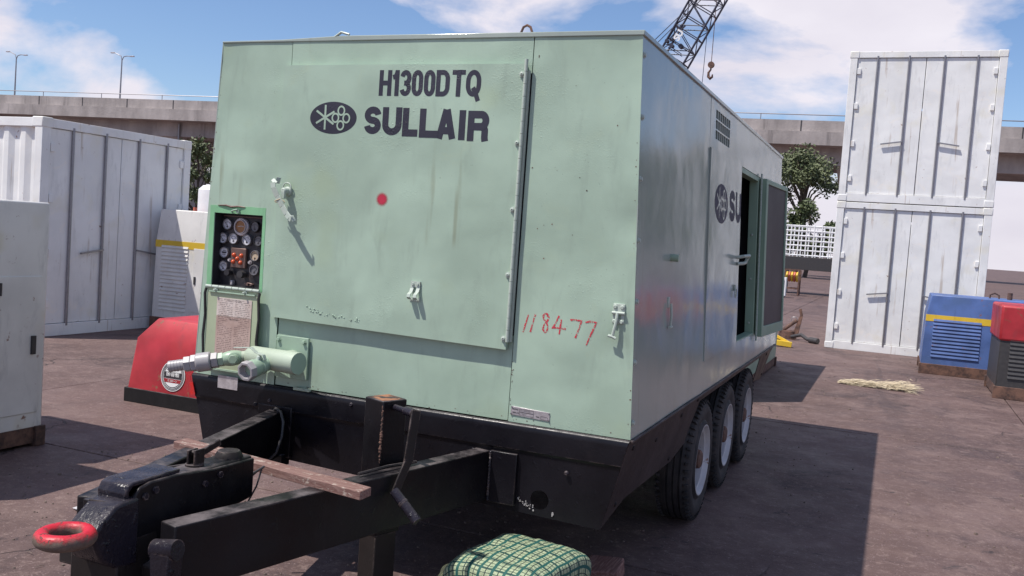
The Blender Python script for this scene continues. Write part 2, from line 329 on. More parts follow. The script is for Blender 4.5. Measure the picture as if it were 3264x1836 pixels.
    def ribbon(s, pts, w, fn, closed=False, off=0.):   # flat stroke in a plane: pts 2D, fn(u,v,n)
        P = [Vector(p) for p in pts]; m = len(P); vs = []
        for i in range(m):
            if closed: a, b, c = P[i - 1], P[i], P[(i + 1) % m]
            else: a, b, c = P[max(i - 1, 0)], P[i], P[min(i + 1, m - 1)]
            d1 = (b - a).normalized() if (b - a).length > 1e-9 else (c - b).normalized()
            d2 = (c - b).normalized() if (c - b).length > 1e-9 else d1
            n1 = Vector((-d1.y, d1.x)); n2 = Vector((-d2.y, d2.x)); n = (n1 + n2).normalized(); k = min(1 / max(.35, n.dot(n1)), 2.)
            ww = w[i] if isinstance(w, (list, tuple)) else w
            vs += [b + n * ww / 2 * k, b - n * ww / 2 * k]
        seg = m if closed else m - 1
        return s.add([fn(v.x, v.y, off) for v in vs], [(2 * i, 2 * i + 1, 2 * ((i + 1) % m) + 1, 2 * ((i + 1) % m)) for i in range(seg)])
    def build(s, name, mat=None, parent=None, bev=0., seg=2, fix=True, dz=None):
        me = bpy.data.meshes.new(name); z0 = G if dz is None else dz
        me.from_pydata([(x, y, z + z0) for x, y, z in s.v], [], s.f)
        names = s.mats or [mat]
        for n in names: me.materials.append(M_(n))
        if s.mats: me.polygons.foreach_set('material_index', s.mi)
        me.polygons.foreach_set('use_smooth', s.sm)
        me.validate()
        if fix:
            bm = bmesh.new(); bm.from_mesh(me); bmesh.ops.recalc_face_normals(bm, faces=bm.faces); bm.to_mesh(me); bm.free()
        if any(s.sm): me.set_sharp_from_angle(angle=math.radians(40))
        ob = bpy.data.objects.new(name, me); COL.objects.link(ob)
        if bev:
            md = ob.modifiers.new('bevel', 'BEVEL'); md.width = bev; md.segments = seg; md.limit_method = 'ANGLE'; md.angle_limit = math.radians(35); md.harden_normals = False
            for p in me.polygons: p.use_smooth = True
            me.set_sharp_from_angle(angle=math.radians(50))
        if parent is not None: par(ob, parent)
        return ob
def par(ob, p):
    ob.parent = p; ob.matrix_parent_inverse = WM(p).inverted()
def WM(o):
    m = o.matrix_basis.copy()
    if o.parent: m = WM(o.parent) @ o.matrix_parent_inverse @ m
    return m
def empty(name, loc, label=None, cat=None, group=None, rz=0.):
    o = bpy.data.objects.new(name, None); COL.objects.link(o); o.empty_display_size = .2; o.location = loc; o.rotation_euler.z = rz
    if label: tag(o, label, cat, group)
    return o
def tag(o, label, cat, group=None, kind=None):
    if label: o['label'] = label
    if cat: o['category'] = cat
    if group: o['group'] = group
    if kind: o['kind'] = kind
    return o
def copy_tree(o, parent=None):
    c = o.copy(); COL.objects.link(c)
    if parent is not None: c.parent = parent; c.matrix_parent_inverse = o.matrix_parent_inverse.copy()
    for ch in [x for x in bpy.data.objects if x.parent == o]: copy_tree(ch, c)
    return c
def lin(a, b, n): return [a + (b - a) * i / n for i in range(n + 1)]
def cuts(lo, hi, n, *extra):
    r = sorted(set([round(x, 5) for x in lin(lo, hi, n)] + [e for e in extra if lo < e < hi])); out = [r[0]]
    for x in r[1:]:
        if x - out[-1] > .0005: out.append(x)
    return out

# ------------------------------------------------------------------ ground
gb = MB(); gb.add([(-1500, -1500, -.03), (1500, -1500, -.03), (1500, 1500, -.03), (-1500, 1500, -.03)], [(0, 1, 2, 3)])
ground = gb.build('ground', 'yard_concrete', dz=0); tag(ground, None, None, kind='structure')
SLW, SLD = 4.0, 4.6
xs0, ys0 = -21.72, -8.3
for i in range(8):
    for j in range(11):
        a = random.uniform(-.003, 0); b = random.uniform(-.003, 0)
        x0 = xs0 + i * SLW; y0 = ys0 + j * SLD
        mb = MB(); k = .006
        mb.hexa([(x0 + k, y0 + k, -.029), (x0 + SLW - k, y0 + k, -.029), (x0 + SLW - k, y0 + SLD - k, -.029), (x0 + k, y0 + SLD - k, -.029),
                 (x0 + k, y0 + k, a), (x0 + SLW - k, y0 + k, b), (x0 + SLW - k, y0 + SLD - k, a), (x0 + k, y0 + SLD - k, b)])
        mb.build('concrete_slab', 'yard_concrete', ground, bev=.006, dz=0)

# ------------------------------------------------------------------ the compressor trailer
H = 1.5954; TB = .0763; LEN = 4.68; KX = TB / H
def Lx(z): return -2.2 + KX * z
def Rx(z): return -KX * z
def wob(a, b, s=0., amp=.0022): return amp * (mn.noise((a * 1.7 + s, b * 1.7, s)) + .5 * mn.noise((a * 4 + s, b * 4, s + 5)))
T = empty('compressor_trailer', (-1.1, 2.3, 0), 'large pale green towable air compressor on a black three-axle trailer', 'compressor')
def dent(x, z):
    d = 0
    for cx, cz, r, dp in ((-.055, .845, .09, .016), (-.14, 1.50, .10, .006), (-.10, 1.40, .06, .005), (-2.09, 1.49, .05, .006), (-.04, .35, .08, .004), (-.20, .22, .12, .004)):
        q = ((x - cx) ** 2 + (z - cz) ** 2) / r ** 2
        if q < 4: d += dp * math.exp(-q * 2)
    return d
def front(x, z, d, y=0., s=0.): return (x, y + d + wob(x, z, s) + dent(x, z), z)
def fpanel(name, x0, x1, z0, z1, y=0., hole=None, ex=(), ez=(), nx=14, nz=18, s=0., taper=None, mat='green_front', parent=T, th=.004):
    xs = cuts(x0, x1, nx, *ex); zs = cuts(z0, z1, nz, *ez)
    def fn(x, z, d):
        if taper == 'L' and x < -2.1221: u = (-2.122 - x) / .078; x = -2.122 + (Lx(z) + 2.122) * u
        if taper == 'R': u = (x - x0) / (x1 - x0); x = x0 + (Rx(z) - x0) * u
        return front(x, z, d, y, s)
    m = MB(); m.grid(xs, zs, fn, th, hole or (lambda a, b: False)); return m.build(name, mat, parent)
SL, SR = -1.7215, -.530
inop = lambda x, z: -2.120 < x < -1.837 and .438 < z < .786
fl_p = fpanel('front_left_panel', -2.2, SL - .002, .002, H, hole=inop, ex=(-2.122, -2.12, -1.837), ez=(.438, .786), taper='L', s=1)
# the inner edge of the left panel is kept straight at the opening: holes are cut in the untapered grid
fpanel('front_top_panel', SL + .002, SR - .002, 1.44, H, s=2, nx=18, nz=4)
fpanel('front_lower_panel', SL + .002, SR - .003, .004, .36, y=.006, s=3, nx=20, nz=8)
frp = fpanel('front_right_panel', SR + .002, 0, .002, H, taper='R', s=4, nx=14, nz=30)
# roof, far side, rear, floor
m = MB(); m.prism([(-2.122, 1.5962), (-1.78, 1.599), (-1.45, 1.611), (-.068, 1.608), (-.068, 1.588), (-2.122, 1.588)], lambda u, v, a: (u, a, v), -.006, LEN + .01)
roof = m.build('roof', 'green_shaded', T, bev=.003)
m = MB(); m.tube([(-.612, .05, 1.60), (-.612, .05, 1.622), (-.604, .05, 1.642), (-.588, .05, 1.650), (-.572, .05, 1.642), (-.564, .05, 1.622), (-.564, .05, 1.60)], .0055, 8)
m.build('lifting_eye', 'rust_steel', roof)
m = MB(); m.tube([(-1.50, .0, 1.603), (-1.46, -.004, 1.626), (-1.42, .0, 1.616)], .006, 6); m.build('roof_clip', 'hinge_grey', roof)
m = MB(); m.grid(lin(0, LEN, 6), lin(0, H, 4), lambda y, z, d: (Lx(z) + d, y, z), .004); m.build('left_side_panel', 'green_shaded', T)
m = MB(); m.hexa([(-2.2, LEN - .004, 0), (0, LEN - .004, 0), (0, LEN, 0), (-2.2, LEN, 0), (Lx(H), LEN - .004, H - .006), (Rx(H), LEN - .004, H - .006), (Rx(H), LEN, H - .006), (Lx(H), LEN, H - .006)]); m.build('rear_panel', 'green_shaded', T)
m = MB(); m.box(-2.16, -.04, .03, LEN - .02, -.03, -.001); m.build('floor', 'under_black', T)
m = MB(); m.box(-2.05, -.12, .07, .08, .01, 1.55); m.box(-2.05, -.10, .02, .06, 1.45, 1.56); m.box(-2.15, -2.05, .12, .13, .0, 1.5)
m.box(SR - .02, SR + .02, .010, .03, .02, 1.57); m.box(SL - .02, SL + .02, .012, .03, .9, 1.57); m.build('inner_frame', 'inside_dark', T)

# ---- side sheets in (y, z, outward n)
def side(y, z, n, s=0., amp=.003): return (Rx(z) + n + wob(y, z, s + 20, amp), y, z)
def spanel(name, y0, y1, z0, z1, n=0., hole=None, ey=(), ez=(), ny=16, nz=16, s=0., th=.004, mat='green_shaded', parent=T):
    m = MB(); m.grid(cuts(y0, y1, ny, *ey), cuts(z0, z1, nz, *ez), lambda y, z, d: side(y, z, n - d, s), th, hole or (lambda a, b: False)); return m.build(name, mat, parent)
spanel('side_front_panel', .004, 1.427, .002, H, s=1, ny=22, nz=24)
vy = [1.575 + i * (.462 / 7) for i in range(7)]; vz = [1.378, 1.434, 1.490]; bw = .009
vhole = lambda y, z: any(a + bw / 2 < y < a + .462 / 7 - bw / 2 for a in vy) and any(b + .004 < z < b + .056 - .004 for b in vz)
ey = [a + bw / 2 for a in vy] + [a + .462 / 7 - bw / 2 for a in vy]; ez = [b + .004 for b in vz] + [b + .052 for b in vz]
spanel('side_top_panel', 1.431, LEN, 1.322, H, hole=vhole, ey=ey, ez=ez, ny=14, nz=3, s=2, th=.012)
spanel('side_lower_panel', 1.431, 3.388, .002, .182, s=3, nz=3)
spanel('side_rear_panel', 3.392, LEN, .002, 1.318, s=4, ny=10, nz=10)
m = MB(); m.box(-.16, -.13, 1.52, 2.1, 1.34, 1.56); m.build('vent_backing', 'inside_dark', T)
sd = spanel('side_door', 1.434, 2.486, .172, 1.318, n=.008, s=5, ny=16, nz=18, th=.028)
# jamb and lined cavity behind the opening
m = MB(); J = .06
def jb(y0, y1, z0, z1, n0=-.065, n1=-.003):
    m.hexa([side(y0, z0, n0, 0, 0), side(y0, z0, n1, 0, 0), side(y1, z0, n1, 0, 0), side(y1, z0, n0, 0, 0), side(y0, z1, n0, 0, 0), side(y0, z1, n1, 0, 0), side(y1, z1, n1, 0, 0), side(y1, z1, n0, 0, 0)])
jb(3.315, 3.389, .15, 1.321); jb(2.3, 3.314, 1.286, 1.321); jb(2.3, 3.314, .15, .19)
m.build('door_jamb', 'green_jamb', T, bev=.002)
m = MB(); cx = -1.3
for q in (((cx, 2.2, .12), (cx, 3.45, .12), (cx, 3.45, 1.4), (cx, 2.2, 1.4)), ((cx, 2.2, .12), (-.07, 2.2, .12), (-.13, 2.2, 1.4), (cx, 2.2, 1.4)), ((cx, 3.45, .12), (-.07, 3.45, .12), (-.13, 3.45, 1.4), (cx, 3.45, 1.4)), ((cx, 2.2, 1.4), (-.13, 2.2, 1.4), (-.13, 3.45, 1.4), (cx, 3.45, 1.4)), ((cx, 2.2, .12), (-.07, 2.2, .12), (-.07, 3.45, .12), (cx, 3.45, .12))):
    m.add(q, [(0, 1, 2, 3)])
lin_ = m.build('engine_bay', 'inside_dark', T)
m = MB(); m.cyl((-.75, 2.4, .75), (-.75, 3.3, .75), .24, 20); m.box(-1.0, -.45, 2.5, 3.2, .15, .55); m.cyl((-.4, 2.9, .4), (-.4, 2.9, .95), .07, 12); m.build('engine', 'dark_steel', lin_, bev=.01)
# ---- open door: hinged at y = 3.352, swung round to lie along the side
od_o = Vector((.0, 3.352, 0)); ang = math.radians(3.9); DW = .835; DT = .050
def od(a, z, n):   # a along door from hinge, n outward from side
    return (Rx(z) + .004 + a * math.sin(ang) + n * math.cos(ang), 3.352 + a * math.cos(ang) - n * math.sin(ang), z)
m = MB(); OZ0, OZ1 = .162, 1.312
fr = .062
m.grid([0, fr, DW - fr * .5, DW], [OZ0, OZ0 + .075, OZ1 - .035, OZ1], lambda a, z, d: od(a, z, DT - d), DT, lambda a, z: fr < a < DW - fr * .5 and OZ0 + .075 < z < OZ1 - .035)
opd = m.build('open_side_door', 'green_jamb', T, bev=.003); opd['label'] = 'open side door with its lined inner face showing'
m = MB(); m.grid(cuts(fr, DW - fr * .5, 8), cuts(OZ0 + .075, OZ1 - .035, 10), lambda a, z, d: od(a, z, DT - .012 - d + wob(a, z, 3, .002)), .02); m.build('insulation', 'insulation', opd)
m = MB()
zc = OZ0 - .03
while zc < OZ1:
    m.cyl(od(-.004, zc, .012), od(-.004, zc + .036, .012), .0065, 8); zc += .038
m.build('hinge', 'hinge_grey', opd)
for z in (.95, .62, .30): 
    m = MB(); m.lathe([(0, .008), (.005, .008), (.007, .004)], od(.012, z, .03) , (-.1, -1, 0), 10); m.build('screw', 'hinge_grey', opd)
for z in (.90, .58, .26):
    m = MB(); m.lathe([(0, .008), (.005, .008), (.007, .004)], side(3.313, z, -.035, 0, 0), (0, -1, 0), 10); m.build('screw', 'hinge_grey', T)
# seam bolts on the corner
for k in range(7):
    z = 1.516 - .2415 * k
    m = MB(); m.lathe([(0, .013), (.002, .013), (.002, .009), (.009, .008), (.009, 0)], side(.024, z, 0, 0, 0), (1, 0, .05), 10); m.build('corner_bolt', 'hinge_grey', T)
# side fittings
m = MB(); m.lathe([(0, .017), (.034, .017), (.036, .014)], side(.60, .726, 0), (1, 0, 0), 16); m.build('side_knob', 'green_part', T)
m = MB(); m.box(-.030, -.022, .565, .60, .50, .548); m.tube([(-.012, .58, .52), (-.006, .58, .47), (-.008, .585, .415)], .006, 8); m.tube([(-.008, .56, .413), (-.008, .61, .413)], .006, 8)
m.build('side_latch', 'hinge_grey', T, bev=.001)
m = MB(); m.tube([side(2.40, .735, .008), side(2.40, .745, .05), side(2.47, .75, .075), side(2.50, .735, .06), side(2.49, .705, .05), side(2.43, .700, .045), side(2.40, .695, .01)], .011, 10); m.build('door_handle', 'hinge_grey', sd)
m = MB(); m.tube([side(2.325 + .028 * math.cos(a), .515 + .028 * math.sin(a), .02) for a in lin(0, 6.28, 16)[:-1]], .0035, 6, True); m.box(-.016, -.008, 2.31, 2.345, .525, .565); m.build('pull_ring', 'hinge_grey', sd)

# ------------------------------------------------------------------ lettering (flat paint, strokes 0.4 mm above the sheet)
def arc(cx, cy, rx, ry, a0, a1, n=18): return [(cx + rx * math.cos(math.radians(a)), cy + ry * math.sin(math.radians(a))) for a in lin(a0, a1, n)]
def glyph(c, x0, x1, z0, z1, t):
    w = x1 - x0; h = z1 - z0; e = t / 2; cx = (x0 + x1) / 2; L = x0 + e; R = x1 - e; B = z0 + e; Tt = z1 - e; rx = (R - L) / 2
    mid = (z0 + z1) / 2; q = (Tt - B) / 4; tv = t * .82
    def rr(l, r, b, tt): # rounded oval
        ry = min((tt - b) / 2, (r - l) * .75); return arc((l + r) / 2, tt - ry, (r - l) / 2, ry, 0, 180, 14) + arc((l + r) / 2, b + ry, (r - l) / 2, ry, 180, 360, 14)
    if c == 'H': return [([(L, z0), (L, z1)], 0), ([(R, z0), (R, z1)], 0), ([(L, mid), (R, mid)], 0)]
    if c == 'I': return [([(cx, z0), (cx, z1)], 0)]
    if c == '1': return [([(R, z0), (R, z1)], 0), ([(x0, z1 - .28 * h), (x0 + .45 * w, z1 - .24 * h), (R, z1 - .06 * h)], 0)]
    if c == 'T': return [([(cx, z0), (cx, z1)], 0), ([(x0, Tt), (x1, Tt)], 0)]
    if c == 'L': return [([(L, z0), (L, z1)], 0), ([(x0, B), (x1, B)], 0)]
    if c == '0': return [(rr(L, R, B, Tt), 1)]
    if c == 'Q': return [(rr(L, R, B, Tt), 1), ([(cx - .02 * w, z0 + .34 * h), (cx + .12 * w, z0 + .20 * h), (x1 - .14 * w, z0 - .16 * h)], 0)]
    if c == 'D': return [([(L, z0), (L, z1)], 0), ([(L, Tt), (cx, Tt)] + arc(cx, Tt - rx * 1.25, rx, rx * 1.25, 90, 0, 10) + arc(cx, B + rx * 1.25, rx, rx * 1.25, 0, -90, 10) + [(L, B)], 0)]
    if c == 'U': return [([(L, z1), (L, z0 + .38 * h)] + arc(cx, z0 + .38 * h, rx, .38 * h - e, 180, 360, 18) + [(R, z1)], 0)]
    if c == '3': return [(arc(cx, Tt - q, rx, q, 165, -90, 16) + [(cx - .12 * w, mid)], 0), ([(cx - .12 * w, mid)] + arc(cx, B + q, rx, q, 90, -165, 16), 0)]
    if c == 'S': return [(arc(cx, Tt - q, rx, q, 5, 270 - 15, 18) + arc(cx, B + q, rx, q, 90 - 15, -175, 18), 0)]
    if c == 'R': return [([(L, z0), (L, z1)], 0), ([(L, Tt), (cx + .06 * w, Tt)] + arc(R - rx * .62, Tt - q * 1.05, rx * .62, q * 1.05, 90, -90, 12) + [(L, Tt - 2.1 * q)], 0), ([(cx - .05 * w, Tt - 2.1 * q), (cx + .16 * w, Tt - 2.15 * q)] + arc(R - rx * .55 - .02 * w, Tt - 2.15 * q - rx * .5, rx * .55, rx * .5, 80, 0, 8) + [(R - .02 * w, z0 + .12 * h), (R + .01 * w, z0)], 0)]
    if c == 'A': return [([(x0 + .17 * w, z0), (cx - .02 * w, z1)], 0), ([(x1 - .17 * w, z0), (cx + .02 * w, z1)], 0), ([(x0 + .25 * w, z0 + .28 * h), (x1 - .25 * w, z0 + .28 * h)], 0)]
def word(m, items, fn, t):
    k = 0
    for c, x0, x1, z0, z1 in items:
        for pts, cl in glyph(c, x0, x1, z0, z1, t): m.ribbon(pts, t, fn, bool(cl), .0004 + .00012 * (k % 6)); k += 1
def emblem(fn, cx, cz, rx, rz, dark, light, parent):
    m = MB(); n = 48; m.add([fn(cx, cz, .0004)] + [fn(cx + rx * math.cos(2 * math.pi * i / n), cz + rz * math.sin(2 * math.pi * i / n), .0004) for i in range(n)], [(0, 1 + i, 1 + (i + 1) % n) for i in range(n)])
    e = m.build('emblem', dark, parent, fix=False)
    m = MB(); sx, sz = rx / .123, rz / .0715; ax, az = cx - .042 * sx, cz + .002 * sz; o = .0009
    for a, b in (((0, .055), (0, -.055)), ((-.047, .029), (.046, -.030)), ((-.047, -.027), (.048, .026))):
        m.ribbon([(ax + a[0] * sx, az + a[1] * sz), (ax + b[0] * sx, az + b[1] * sz)], .0095 * min(sx, sz) if sx < 1.4 else .012, fn, False, o); o += .0002
    for dx, dz in ((.042, .032), (.013, .000), (.070, -.001), (.041, -.033)):
        m.ribbon([(cx + (dx) * sx + .0165 * sx * math.cos(a), cz + dz * sz + .0165 * 1.15 * sz * math.sin(a)) for a in lin(0, 2 * math.pi, 20)[:-1]], .0075 * (sx + sz) / 2, fn, True, o); o += .0002
    m.build('emblem_lines', light, e, fix=False)
    return e

# ---- front door
DY = -.024
def dfn(x, z, d): return (x, DY + d + wob(x, z, 7, .003), z)
m = MB(); m.grid(cuts(-1.745, -.552, 30), cuts(.322, 1.478, 28), lambda x, z, d: dfn(x, z - .02 * (x + 1.745) / 1.19 * (1 - (z - .322) / 1.156), d), .020)
door = m.build('front_door', 'green_front', T, bev=0)
ff = lambda x, z, n: dfn(x, z, -n)
kx = .000527
m = MB(); px0 = -1.235 - 985 * kx
word(m, [(c, px0 + a * kx, px0 + b * kx, 1.3425, 1.4535) for c, a, b in (('H', 985, 1103), ('1', 1113, 1172), ('3', 1180, 1284), ('0', 1290, 1393), ('0', 1402, 1505), ('D', 1512, 1635), ('T', 1655, 1772), ('Q', 1779, 1912))], ff, .0205)
m.build('lettering', 'lettering_navy', door, fix=False)
m = MB(); px0 = -1.300 - 843 * kx
word(m, [(c, px0 + a * kx, px0 + b * kx, 1.176 - .003 * k, 1.296 - .006 * k / 3) for k, (c, a, b) in enumerate((('S', 843, 1004), ('U', 1017, 1200), ('L', 1207, 1350), ('L', 1365, 1540), ('A', 1518, 1700), ('I', 1712, 1790), ('R', 1800, 1986)))], ff, .0305)
m.build('lettering', 'lettering_navy', door, fix=False)
emblem(ff, -1.464, 1.2435, .123, .0715, 'lettering_navy', 'green_front', door)
# red sprayed spot: speckle that thins outwards
t = NT('spray_red'); t.fin((.50, .02, .055), .6)
sp = t.n('ShaderNodeVectorMath', operation='DISTANCE'); t.set(sp.inputs[0], t.co); sp.inputs[1].default_value = (-1.187, DY, .894 + G)
al = t.ramp(t.math('ADD', sp.outputs['Value'], t.math('MULTIPLY', t.math('SUBTRACT', t.noise(420, 3, .7), .5), .028)), .034, .014)
trn = t.n('ShaderNodeBsdfTransparent'); ms = t.n('ShaderNodeMixShader'); t.set(ms.inputs[0], al)
t.t.links.new(trn.outputs[0], ms.inputs[1]); t.t.links.new(t.b.outputs[0], ms.inputs[2]); t.t.links.new(ms.outputs[0], t.o.inputs[0])
m = MB(); n = 24; m.add([ff(-1.187, .894, .0006)] + [ff(-1.187 + .045 * math.cos(6.2832 * i / n), .894 + .045 * math.sin(6.2832 * i / n), .0006) for i in range(n)], [(0, 1 + i, 1 + (i + 1) % n) for i in range(n)])
m.build('red_paint_spot', 'spray_red', door, fix=False)
# hinge: a row of knuckles down the right edge
m = MB(); zc = .335
while zc < 1.450:
    m.cyl((-.5475, DY - .002, zc), (-.5475, DY - .002, zc + .049), .0078, 10); zc += .0505
m.box(-.548, -.534, -.014, -.002, .335, 1.452)
m.build('hinge', 'hinge_grey', door)
for z in (1.434, 1.155, .882, .613, .348):
    m = MB(); m.lathe([(0, .0125), (.004, .0125), (.004, .0085), (.010, .008), (.012, .005), (.012, .003), (.008, .003), (.008, 0)], (-.563, DY, z), (0, -1, 0), 12); m.build('screw', 'hinge_grey', door)
# catch bracket
m = MB(); prof = [(-.001, .549), (-.004, .520), (-.012, .505), (-.030, .495), (-.034, .482), (-.020, .472), (-.004, .470)]
for (xa, xb) in ((-1.014, -.998), (-.984, -.968)):
    for (y0, z0), (y1, z1) in zip(prof[:-1], prof[1:]): m.hexa([(xa, DY + y0 - .004, z0), (xb, DY + y0 - .004, z0), (xb, DY + y0, z0), (xa, DY + y0, z0), (xa, DY + y1 - .004, z1), (xb, DY + y1 - .004, z1), (xb, DY + y1, z1), (xa, DY + y1, z1)])
m.box(-1.014, -.968, DY - .006, DY, .525, .550); m.box(-1.0165, -.9655, DY - .003, DY, .463, .480)
for x in (-1.003, -.979): m.lathe([(0, .007), (.008, .006), (.008, 0)], (x, DY - .004, .538), (0, -1, 0), 10)
m.build('catch', 'hinge_grey', door, bev=.001)
# lever handle tied with wire, standing off the door
m = MB(); ay = DY
hp = [(-1.706, .950), (-1.718, .952), (-1.727, .940), (-1.720, .915), (-1.698, .878), (-1.668, .835), (-1.640, .802), (-1.618, .786), (-1.602, .780), (-1.592, .786)]
hy = [-.034, -.050, -.060, -.062, -.060, -.060, -.064, -.072, -.078, -.066]
for i in range(len(hp) - 1):
    (x0, z0), (x1, z1) = hp[i], hp[i + 1]; d = Vector((x1 - x0, z1 - z0)).normalized(); nn = Vector((-d.y, d.x)) * .003
    y0, y1 = ay + hy[i], ay + hy[i + 1]; w = .013
    for (pa, pb) in [((x0, z0), (x1, z1))]:
        u = Vector((d.y, -d.x)) * .0145
        m.hexa([(x0 - u.x, y0, z0 - u.y), (x0 + u.x, y0 + .004, z0 + u.y), (x1 + u.x, y1 + .004, z1 + u.y), (x1 - u.x, y1, z1 - u.y), (x0 - u.x, y0 - .004, z0 - u.y), (x0 + u.x, y0, z0 + u.y), (x1 + u.x, y1, z1 + u.y), (x1 - u.x, y1 - .004, z1 - u.y)])
m.lathe([(0, .022), (.010, .022), (.014, .016), (.038, .015), (.044, .010), (.044, 0)], (-1.683, ay, .905), (0, -1, 0), 16)
m.box(-1.690, -1.672, ay - .045, ay - .030, .870, .905)
m.build('latch_handle', 'hinge_grey', door, bev=.0015)
m = MB(); m.tube([(-1.683 + .022 * math.cos(a), ay - .012, .922 + .022 * math.sin(a)) for a in lin(-.4, 3.6, 14)], .003, 6); m.build('handle_ring', 'hinge_grey', door)
m = MB(); m.tube([(-1.722, ay - .045, .857), (-1.700, ay - .062, .860), (-1.680, ay - .062, .868), (-1.660, ay - .055, .856), (-1.668, ay - .050, .848), (-1.700, ay - .05, .852), (-1.716, ay - .05, .852)], .0025, 6)
m.build('tie_wire', 'straw', door)
# weld spatter line
m = MB(); 
for k in range(46):
    u = random.random(); x = -1.55 + .29 * u; z = .383 - .03 * u + random.uniform(-.010, .008) - .008 * math.sin(u * 3)
    if .38 < u < .50 and random.random() < .6: continue
    r = random.uniform(.0015, .0045); m.lathe([(0, r), (r * .6, r * .8), (r * 1.1, 0)], (x, DY + wob(x, z, 7, .003), z), (random.uniform(-.4, .4), -1, random.uniform(-.4, .4)), 6)
wsp = m.build('weld_spatter', 'green_front', door); wsp['kind'] = 'stuff'
# small paint runs and lumps, plate on the lower front
m = MB(); m.box(-1.714, -1.537, -.010, .001, .045, .240); pl = m.build('port_plate', 'green_part', T, bev=.002)
for x in (-1.700, -1.559):
    m = MB(); m.lathe([(0, .012), (.003, .012), (.003, .009), (.011, .009), (.012, .007), (.012, 0)], (x, -.010, .2205), (0, -1, 0), 6, flat=True); m.build('plate_bolt', 'green_part', pl)
# T handle on the right panel
m = MB(); m.box(-.110, -.062, -.007, 0, .500, .537); m.box(-.110, -.062, -.007, 0, .457, .476); m.box(-.110, -.096, -.007, 0, .476, .500); m.box(-.076, -.062, -.007, 0, .476, .500)
th = m.build('tee_latch', 'hinge_grey', T, bev=.0015)
m = MB(); m.cyl((-.112, -.010, .500), (-.060, -.010, .500), .0062, 10); m.tube([(-.089, -.013, .500), (-.090, -.019, .470), (-.094, -.022, .440), (-.100, -.022, .410)], .0065, 8); m.tube([(-.117, -.022, .408), (-.100, -.024, .406), (-.086, -.022, .399)], .0062, 8)
m.build('pull_bar', 'hinge_grey', th)
for x, z in ((-.101, .525), (-.072, .524), (-.101, .466), (-.072, .465)):
    m = MB(); m.lathe([(0, .008), (.003, .008), (.006, .005), (.006, .0025), (.004, 0)], (x, -.007, z), (0, -1, 0), 12); m.build('rivet', 'hinge_grey', th)
# chalked number 118477
fr_ = lambda x, z, n: front(x, z, -n, 0, 4)
m = MB()
st = [[(-.470, .455), (-.478, .425), (-.489, .381)], [(-.440, .460), (-.448, .425), (-.457, .384)],
      [(-.384, .452), (-.388, .466), (-.397, .468), (-.405, .457), (-.402, .444), (-.390, .433), (-.381, .415), (-.384, .395), (-.393, .390), (-.402, .402), (-.400, .418), (-.386, .437), (-.379, .452), (-.384, .464)],
      [(-.335, .464), (-.346, .440), (-.359, .414), (-.335, .414), (-.303, .413)], [(-.325, .450), (-.327, .420), (-.330, .389)],
      [(-.287, .452), (-.265, .455), (-.239, .452), (-.246, .425), (-.260, .382)], [(-.222, .449), (-.200, .455), (-.176, .452), (-.190, .415), (-.212, .357)]]
for k, s_ in enumerate(st): m.ribbon(s_, [.0055 + .003 * ((i + k) % 2) for i in range(len(s_))], fr_, False, .0007 + .0001 * k)
m.build('chalk_number', 'red_chalk', T, fix=False)
# data plate
m = MB(); m.hexa([(-.519, -.004, .033), (-.343, -.004, .0255), (-.343, .001, .0255), (-.519, .001, .033), (-.516, -.004, .069), (-.345, -.004, .0625), (-.345, .001, .0625), (-.516, .001, .069)]); dp = m.build('data_plate', 'plate_alu', T, bev=.001)
m = MB()
def txt(body, size, loc, mat, parent, rot=(math.pi / 2, 0, 0), name='lettering', offset=0., align='LEFT', shear=0., sx=1.):
    cu = bpy.data.curves.new('t', 'FONT'); cu.body = body; cu.size = size; cu.offset = offset; cu.align_x = align; cu.align_y = 'CENTER'; cu.resolution_u = 3; cu.shear = shear
    tmp = bpy.data.objects.new('t', cu); COL.objects.link(tmp); dg = bpy.context.evaluated_depsgraph_get()
    me = bpy.data.meshes.new_from_object(tmp.evaluated_get(dg)); bpy.data.objects.remove(tmp); bpy.data.curves.remove(cu)
    from mathutils import Euler
    me.transform(Matrix.Translation(Vector(loc) + Vector((0, 0, G))) @ Euler(rot).to_matrix().to_4x4() @ Matrix.Diagonal((sx, 1, 1, 1)))
    me.materials.clear(); me.materials.append(M_(mat)); me.name = name
    o = bpy.data.objects.new(name, me); COL.objects.link(o); par(o, parent); return o
rt = (math.pi / 2, .035, 0)
txt('MODEL', .0075, (-.509, -.0048, .058), 'ink', dp, rt, offset=.0002); txt('SERIAL NO', .0065, (-.509, -.0048, .044), 'ink', dp, rt, offset=.0002); txt('YEAR', .0065, (-.405, -.0048, .039), 'ink', dp, rt, offset=.0002)
txt('H1300DTQ', .009, (-.474, -.0048, .056), 'grey_steel', dp, rt); txt('118477', .009, (-.474, -.0048, .0425), 'grey_steel', dp, rt)
m = MB()
for (x0, x1, z) in ((-.478, -.415, .0556), (-.478, -.415, .0425), (-.382, -.352, .0375)):
    for a, b in (((x0, z - .006), (x1, z - .0085)), ((x1, z - .0085), (x1, z + .0035)), ((x1, z + .0035), (x0, z + .006)), ((x0, z + .006), (x0, z - .006))): m.ribbon([a, b], .001, lambda x, z_, n: (x, -.0046 - n, z_))
m.build('plate_boxes', 'ink', dp, fix=False)['kind'] = 'stuff'
for x, z in ((-.513, .065), (-.348, .058), (-.347, .030), (-.515, .037)):
    m = MB(); m.lathe([(0, .004), (.002, .003), (.002, 0)], (x, -.004, z), (0, -1, 0), 8); m.build('rivet', 'grey_steel', dp)

